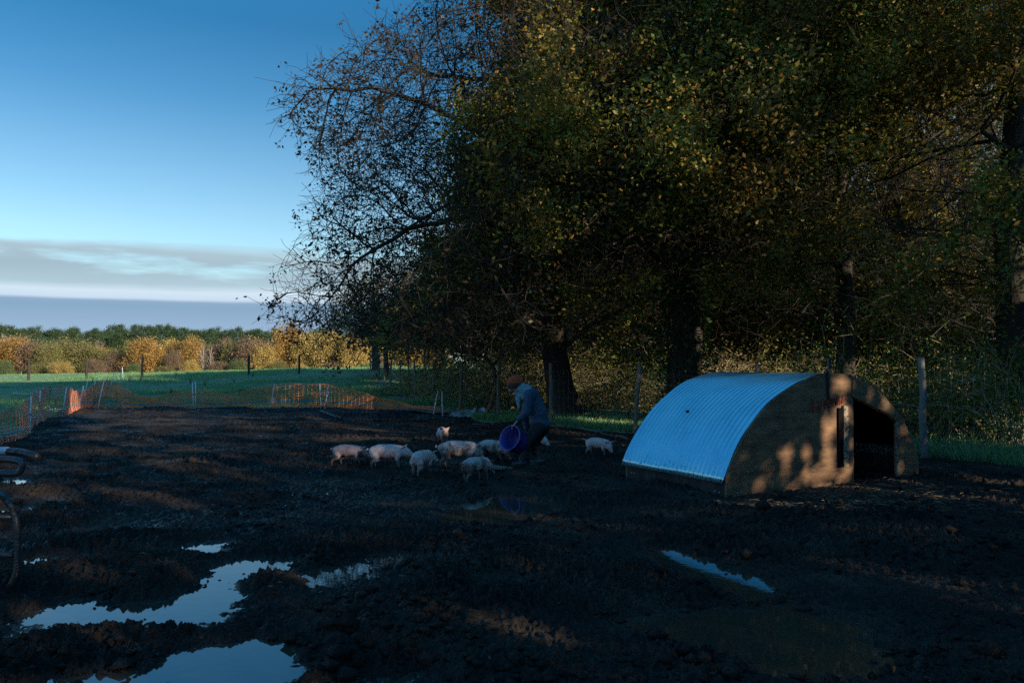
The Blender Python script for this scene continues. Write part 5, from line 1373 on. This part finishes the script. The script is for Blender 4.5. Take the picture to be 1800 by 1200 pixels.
# ground cover under the trees: stuff
rg = np.random.RandomState(77); n_ = 30000
px = rg.uniform(-6, 16, n_); py = rg.uniform(14, 40, n_)
ok = (pen_edge(px, py) > .25) & (px > 2.55 - (py - 16.65) * .55 if True else True) & (fbm(px * .7, py * .7, 3, 3) > .38); px, py = px[ok], py[ok]
C = np.stack([px, py, base_z(px, py) + .05 + np.abs(rg.randn(len(px))) * .10], 1)
V, Fq = leaves(C, .10, rg); tag(link("ground_cover", np_mesh("ground_cover", V, Fq), leafmat("undergrowth", [(3, (.06, .075, .02)), (3, (.11, .075, .035)), (2, (.15, .10, .05)), (1, (.19, .15, .05)), (2, (.05, .09, .02))])), kind="stuff")
# fallen leaves on the mud
n_ = 5000; px = rg.uniform(-8, 10, n_); py = rg.uniform(3.5, 24, n_); ok = (pen_edge(px, py) < 0) & (rg.rand(n_) < np.clip((px + 6) / 14, .08, 1)); px, py = px[ok], py[ok]
for poly, _d in PUDDLES:
    k = poly_sd(px, py, poly) > .02; px, py = px[k], py[k]
C = np.stack([px, py, ground_z(px, py) + .008], 1); V, Fq = leaves(C, .055, rg, up=.0); V = V.reshape(-1, 4, 3); V[:, :, 2] = C[:, None, 2] + (V[:, :, 2] - C[:, None, 2]) * .3; V = V.reshape(-1, 3)
tag(link("fallen_leaves", np_mesh("fallen_leaves", V, Fq), leafmat("fallen_leaves", [(3, (.10, .055, .028)), (2, (.14, .08, .03)), (2, (.05, .035, .025))], transl=.1)), kind="stuff")
# pebbles and clods of mud
n_ = 9000; r_ = np.exp(rg.uniform(math.log(3.2), math.log(16), n_)); a_ = rg.uniform(-.62, .62, n_); px = r_ * np.sin(a_); py = r_ * np.cos(a_)
dn = fbm(px * .8, py * .8, 3, 91); ok = (pen_edge(px, py) < -.1) & (dn > .47)
for poly, _d in PUDDLES: ok &= poly_sd(px, py, poly) > .0
u_ = (px - HA[0]) * HDIR[0] + (py - HA[1]) * HDIR[1]; v_ = -(px - HA[0]) * HDIR[1] + (py - HA[1]) * HDIR[0]; ok &= ~((u_ > -.15) & (u_ < HW + .15) & (v_ > -.1) & (v_ < HL + .1))
px, py = px[ok], py[ok]; zz = ground_z(px, py)
ico = [(0, 0, 1), (.9, 0, .2), (.28, .85, .25), (-.72, .53, .15), (-.72, -.53, .2), (.28, -.85, .1), (.5, .3, -.7), (-.4, .4, -.8), (-.1, -.6, -.75)]
icf = [(0, 1, 2), (0, 2, 3), (0, 3, 4), (0, 4, 5), (0, 5, 1), (1, 6, 2), (2, 6, 7), (2, 7, 3), (3, 7, 4), (4, 7, 8), (4, 8, 5), (5, 8, 6), (5, 6, 1), (6, 8, 7)]
n_ = len(px); B = np.array(ico)[None] * (1 + .35 * rg.randn(n_, 9, 1)).clip(.5, 1.5); s = (np.exp(rg.randn(n_) * .45) * .020).clip(.008, .06)
rot_ = rg.uniform(0, 6.28, n_); c_, s_ = np.cos(rot_)[:, None], np.sin(rot_)[:, None]
V = np.stack([(B[..., 0] * c_ - B[..., 1] * s_) * s[:, None] * 1.2 + px[:, None], (B[..., 0] * s_ + B[..., 1] * c_) * s[:, None] + py[:, None], B[..., 2] * s[:, None] * .8 + zz[:, None] + (s * .3)[:, None]], -1).reshape(-1, 3)
Fq = (np.arange(n_)[:, None, None] * 9 + np.array(icf)[None]).reshape(-1, 3)
me = np_mesh("mud_clods", V, Fq); tag(link("mud_clods", me, bpy.data.materials["mud"]), kind="stuff")

# ------------------------------------------------------------------ grass blades
def blades(name, px, py, hgt, rg, mat, wid=.012):
    n = len(px); z = ground_z(px, py) - .01; h = hgt * (.5 + rg.rand(n)); a = rg.uniform(0, 6.283, n); l_ = rg.uniform(.1, .6, n) * h; w = wid * (.6 + .8 * rg.rand(n))
    dx, dy = np.cos(a), np.sin(a); V = np.empty((n, 4, 3))
    V[:, 0] = np.stack([px - dy * w, py + dx * w, z], 1); V[:, 1] = np.stack([px + dy * w, py - dx * w, z], 1)
    V[:, 2] = np.stack([px + dx * l_ * .4 + dy * w * .6, py + dy * l_ * .4 - dx * w * .6, z + h * .6], 1); V[:, 3] = np.stack([px + dx * l_, py + dy * l_, z + h], 1)
    return tag(link(name, np_mesh(name, V.reshape(-1, 3), np.arange(4 * n).reshape(-1, 4)), mat), kind="stuff")
GR = leafmat("grass_blades", [(4, (.11, .29, .095)), (3, (.16, .35, .105)), (2, (.21, .39, .11)), (1, (.28, .37, .14))], transl=.3, rough=.4, spec=.6, sheen=.3)
rg = np.random.RandomState(8); n_ = 200000; r_ = 22 + 72 * rg.rand(n_) ** 1.3; a_ = rg.uniform(-.62, .05, n_); px = r_ * np.sin(a_); py = r_ * np.cos(a_)
ok = (pen_edge(px, py) > -.05) & (fbm(px * .5, py * .5, 3, 13) > .30); px, py = px[ok], py[ok]; tall = .04 + .15 * np.clip(fbm(px * .35, py * .35, 3, 14) - .45, 0, 1) * 3
blades("grass_blades", px, py, tall, rg, GR, .014)
n_ = 42000; t = rg.uniform(-1.0, 1.8, n_); off_ = rg.exponential(.9, n_); px = 2.55 + t * 3.9 * 1.0 + off_ * .75; py = 16.65 - t * 4.25 + off_ * .65; ok = (pen_edge(px, py) > -.1) ; px, py = px[ok], py[ok]
blades("verge_grass", px, py, .14, rg, GR, .006)
# weeds sticking up in the field
rg = np.random.RandomState(9); m = MB()
for k in range(30):
    r_ = rg.uniform(34, 66); a_ = rg.uniform(-.58, -.08); x, y = r_ * math.sin(a_), r_ * math.cos(a_); z = gz(x, y)
    for q in range(5): m.tube([(x, y, z), (x + rg.uniform(-.1, .1), y, z + rg.uniform(.2, .4)), (x + rg.uniform(-.22, .22), y, z + rg.uniform(.28, .42))], [.010, .014, .005], 4)
tag(m.build("dock_weeds", pbr("dock_stalks", (.06, .11, .05), .8)), kind="stuff")

# ------------------------------------------------------------------ distant wood
def far_tree_mesh(h, r, seed, kind):
    rg = np.random.RandomState(seed); tr = MB(); C = []
    if kind == 'pine':
        th = h * .62; tr.tube([(0, 0, -1), (rg.uniform(-.3, .3), 0, th * .5), (rg.uniform(-.4, .4), 0, h * .93)], [.22, .18, .06], 6)
        for k in range(22):
            a = k * 2.4; z = h * (.45 + .5 * k / 22); rr = r * math.sqrt(max(0, 1 - ((z / h - .70) / .34) ** 2)) * rg.uniform(.6, 1.05); q = np.array([rr * math.cos(a) * .8, rr * math.sin(a) * .8, z + .3])
            tr.tube([(0, 0, z - .6), q], [.07, .03], 4); s = r * .38
            C.append(q + rg.randn(420, 3) * np.array([s, s, s * .55]) * .62)
    else:
        tr.tube([(0, 0, -1), (rg.uniform(-.2, .2), 0, h * .35), (rg.uniform(-.3, .3), 0, h * .85)], [.24, .18, .04], 6)
        for k in range(26):
            a = k * 2.4 + rg.rand(); f = (k + .5) / 26; z = h * (.16 + .78 * f); rr = r * math.sqrt(max(0, 1 - ((z / h - .50) / .50) ** 2)) * rg.uniform(.55, 1.0); q = np.array([rr * math.cos(a) * .85, rr * math.sin(a) * .85, z])
            tr.tube([(0, 0, z * .7), q * np.array([.5, .5, .92]), q], [.07, .05, .015], 4)
            for b_ in range(3): tr.tube([q * np.array([.6, .6, .95]), q + rg.randn(3) * r * .22], [.04, .008], 3)
            if kind == 'bare': C.append(q + rg.randn(26, 3) * r * .22)
            else: s = r * .30; C.append(q + rg.randn(520, 3) * s * .62)
    C = np.vstack(C); C[:, 2] = np.maximum(C[:, 2], .2)
    V, Fq = leaves(C, .22 if kind != 'bare' else .18, rg, aspect=.8)
    return tr.mesh("trunk"), np_mesh("crown", V, Fq)
PINEL = leafmat("pine_needles", [(3, (.042, .082, .036)), (3, (.060, .108, .044)), (2, (.085, .13, .05)), (2, (.026, .055, .028))], transl=.1)
FARC = {'orange': leafmat("far_orange", [(3, (.44, .26, .075)), (3, (.52, .31, .09)), (2, (.33, .21, .07)), (1, (.20, .18, .07))], transl=.2),
        'yellow': leafmat("far_yellow", [(3, (.52, .37, .12)), (3, (.60, .44, .15)), (2, (.42, .32, .10)), (1, (.28, .25, .08))], transl=.2),
        'olive': leafmat("far_olive", [(3, (0.202, 0.202, 0.078)), (3, (0.279, 0.248, 0.093)), (2, (0.155, 0.171, 0.062)), (1, (0.341, 0.264, 0.093))], transl=.2),
        'brown': leafmat("far_brown", [(3, (0.232, 0.155, 0.101)), (2, (0.295, 0.202, 0.124)), (2, (0.171, 0.132, 0.085))], transl=.15),
        'green': leafmat("far_green", [(3, (0.093, 0.155, 0.054)), (3, (0.139, 0.186, 0.070)), (1, (0.202, 0.202, 0.078))], transl=.15)}
protos = {}
for k in range(3): protos['pine', k] = far_tree_mesh(14.5, 2.9, 300 + k, 'pine')
for k in range(4): protos['round', k] = far_tree_mesh(9.0, 4.3, 320 + k, 'round')
for k in range(2): protos['bare', k] = far_tree_mesh(9.0, 2.4, 340 + k, 'bare')
def put_far(name, kind, k, px, y, toppx, wpx, mat, label, group, bark=BARK, rz=0, zoff=0.0):
    """a distant tree whose crown reaches picture row toppx"""
    p = D(px, 650, y); z = gz(p[0], y) + zoff; top = D(px, toppx, y)[2]; H = top - z; h0 = 14.5 if kind == 'pine' else 9.0; r0 = {'pine': 2.9, 'round': 4.3, 'bare': 2.4}[kind]
    root = tag(empty(name, (p[0], y, z), rz), label, "tree", group); w = wpx / 1400 * y / 2 / r0
    root.scale = (w, w, H / h0)
    for nm, me, mt in (("trunk", protos[kind, k][0], bark), ("crown", protos[kind, k][1], mat)):
        o = bpy.data.objects.new(nm, me); COL.objects.link(o); o.parent = root
        if len(me.materials) == 0: me.materials.append(mt)
        o.material_slots[0].link = 'OBJECT'; o.material_slots[0].material = mt
    return root
rg = random.Random(21)
GP = "pines of the distant wood"
for i in range(64):
    px = -150 + i * 13.5 + rg.uniform(-5, 5); top = np.interp(px, [-150, 0, 100, 300, 400, 500, 640, 800], [568, 571, 572, 573, 574, 577, 580, 584]) + rg.uniform(-4, 9)
    put_far("pine_tree", 'pine', i % 3, px, 222 + rg.uniform(-8, 14), top, 26 + rg.uniform(-5, 10), PINEL, "dark green pine in the tall row standing behind the autumn trees", GP, rz=rg.uniform(0, 6))
for i in range(40):
    px = -130 + i * 21 + rg.uniform(-8, 8)
    put_far("pine_tree", 'pine', (i + 1) % 3, px, 208 + rg.uniform(-4, 6), 590 + rg.uniform(-7, 12), 28 + rg.uniform(-6, 8), PINEL, "lower green pine standing among the trees in front of the tall pine row", "lower pines of the distant wood", rz=rg.uniform(0, 6))
GA = "autumn trees of the distant wood"
auto = [(-70, 600, 80, 'orange', "orange autumn tree at the far left beyond the field"), (-20, 596, 70, 'brown', "brown autumn tree at the far left beyond the field"), (22, 597, 78, 'orange', "orange tree with golden low boughs at the left edge of the wood"), (58, 604, 60, 'brown', "brown tree behind the leftmost dark field post"),
        (88, 606, 56, 'olive', "muted olive tree right of the leftmost dark field post"), (128, 600, 84, 'olive', "large olive-green oak near the second dark field post"), (170, 612, 60, 'olive', "pale olive shrubby tree right of the second dark field post"), (205, 622, 46, 'brown', "dull grey-brown thicket left of the lone round orange tree"),
        (251, 598, 68, 'orange', "round bright orange tree behind the middle dark field post"), (305, 618, 30, 'brown', "narrow russet tree between the round orange tree and the bare birch"), (338, 596, 44, 'orange', "orange tree left of the bare white birch"),
        (412, 606, 60, 'olive', "olive tree right of the bare white birch"), (440, 596, 66, 'brown', "tawny tree behind the fourth dark field post"), (465, 610, 50, 'yellow', "pale yellow tree right of the fourth dark field post"), (392, 600, 50, 'brown', "reddish brown tree just right of the birches"),
        (508, 576, 68, 'orange', "tallest orange tree of the wood, left of the oak's hanging twigs"), (545, 588, 66, 'yellow', "golden tree at the right of the wood"), (585, 586, 70, 'yellow', "yellow tree half behind the oak's hanging twigs"), (622, 590, 60, 'yellow', "last yellow tree before the fence corner"), (660, 588, 70, 'olive', "olive tree behind the fence corner"), (700, 592, 70, 'yellow', "yellow tree far behind the fence row"), (750, 592, 70, 'orange', "orange tree far behind the fence row")]
for i, (px, top, w, c, lb) in enumerate(auto):
    put_far("autumn_tree", 'round', i % 4, px, 186 + (i * 7) % 9, top, w, FARC[c], lb, GA, rz=i * 1.1)
for i in range(18):
    px = -140 + i * 52 + rg.uniform(-14, 14); put_far("autumn_shrub", 'round', i % 4, px, 181 + rg.uniform(-2, 3), 640 + rg.uniform(-7, 5), 34 + rg.uniform(-8, 12), FARC[('olive', 'yellow', 'brown', 'green')[i % 4]], "low %s shrub at the foot of the distant wood" % ('olive', 'yellow', 'brown', 'green')[i % 4], "shrubs at the foot of the distant wood", rz=i)
for i in range(30):
    c = ('orange', 'brown', 'olive', 'yellow', 'green')[(i * 7) % 5]
    put_far("autumn_tree", 'round', i % 4, -140 + i * 31 + rg.uniform(-8, 8), 197 + rg.uniform(-2, 3), 606 + rg.uniform(-6, 8), 46 + rg.uniform(-8, 12), FARC[c], "%s crown filling the wood edge behind the front row of autumn trees" % {'orange': 'orange', 'brown': 'brown', 'olive': 'olive', 'yellow': 'yellow', 'green': 'dull green'}[c], "second row of autumn trees of the distant wood", rz=i * 2.0)
for i in range(22):
    put_far("undergrowth_shrub", 'round', i % 4, -150 + i * 44 + rg.uniform(-6, 6), 203 + rg.uniform(-2, 2), 634 + rg.uniform(-5, 4), 66 + rg.uniform(-8, 12), FARC['green'], "dark green undergrowth between the trunks of the distant wood", "undergrowth of the distant wood", rz=i * 2.2)
for i, (px, top, w, lb) in enumerate(((357, 600, 26, "bare birch with a pale trunk in front of the pines"), (370, 604, 22, "pinkish bare birch just right of the pale birch"), (172, 592, 34, "bare pale crowned tree between the olive oak and the pines"), (12, 583, 60, "bare pinkish tree tops above the orange tree at the left edge"), (40, 584, 44, "bare grey tree top right of the left edge"), (474, 590, 40, "bare reddish tree left of the tallest orange tree"))):
    put_far("birch_tree", 'bare', i % 2, px, 184 if i < 2 else 200, top, w, FARC['brown'], lb, "bare trees of the distant wood", bark=BIRCH, rz=i * 2)
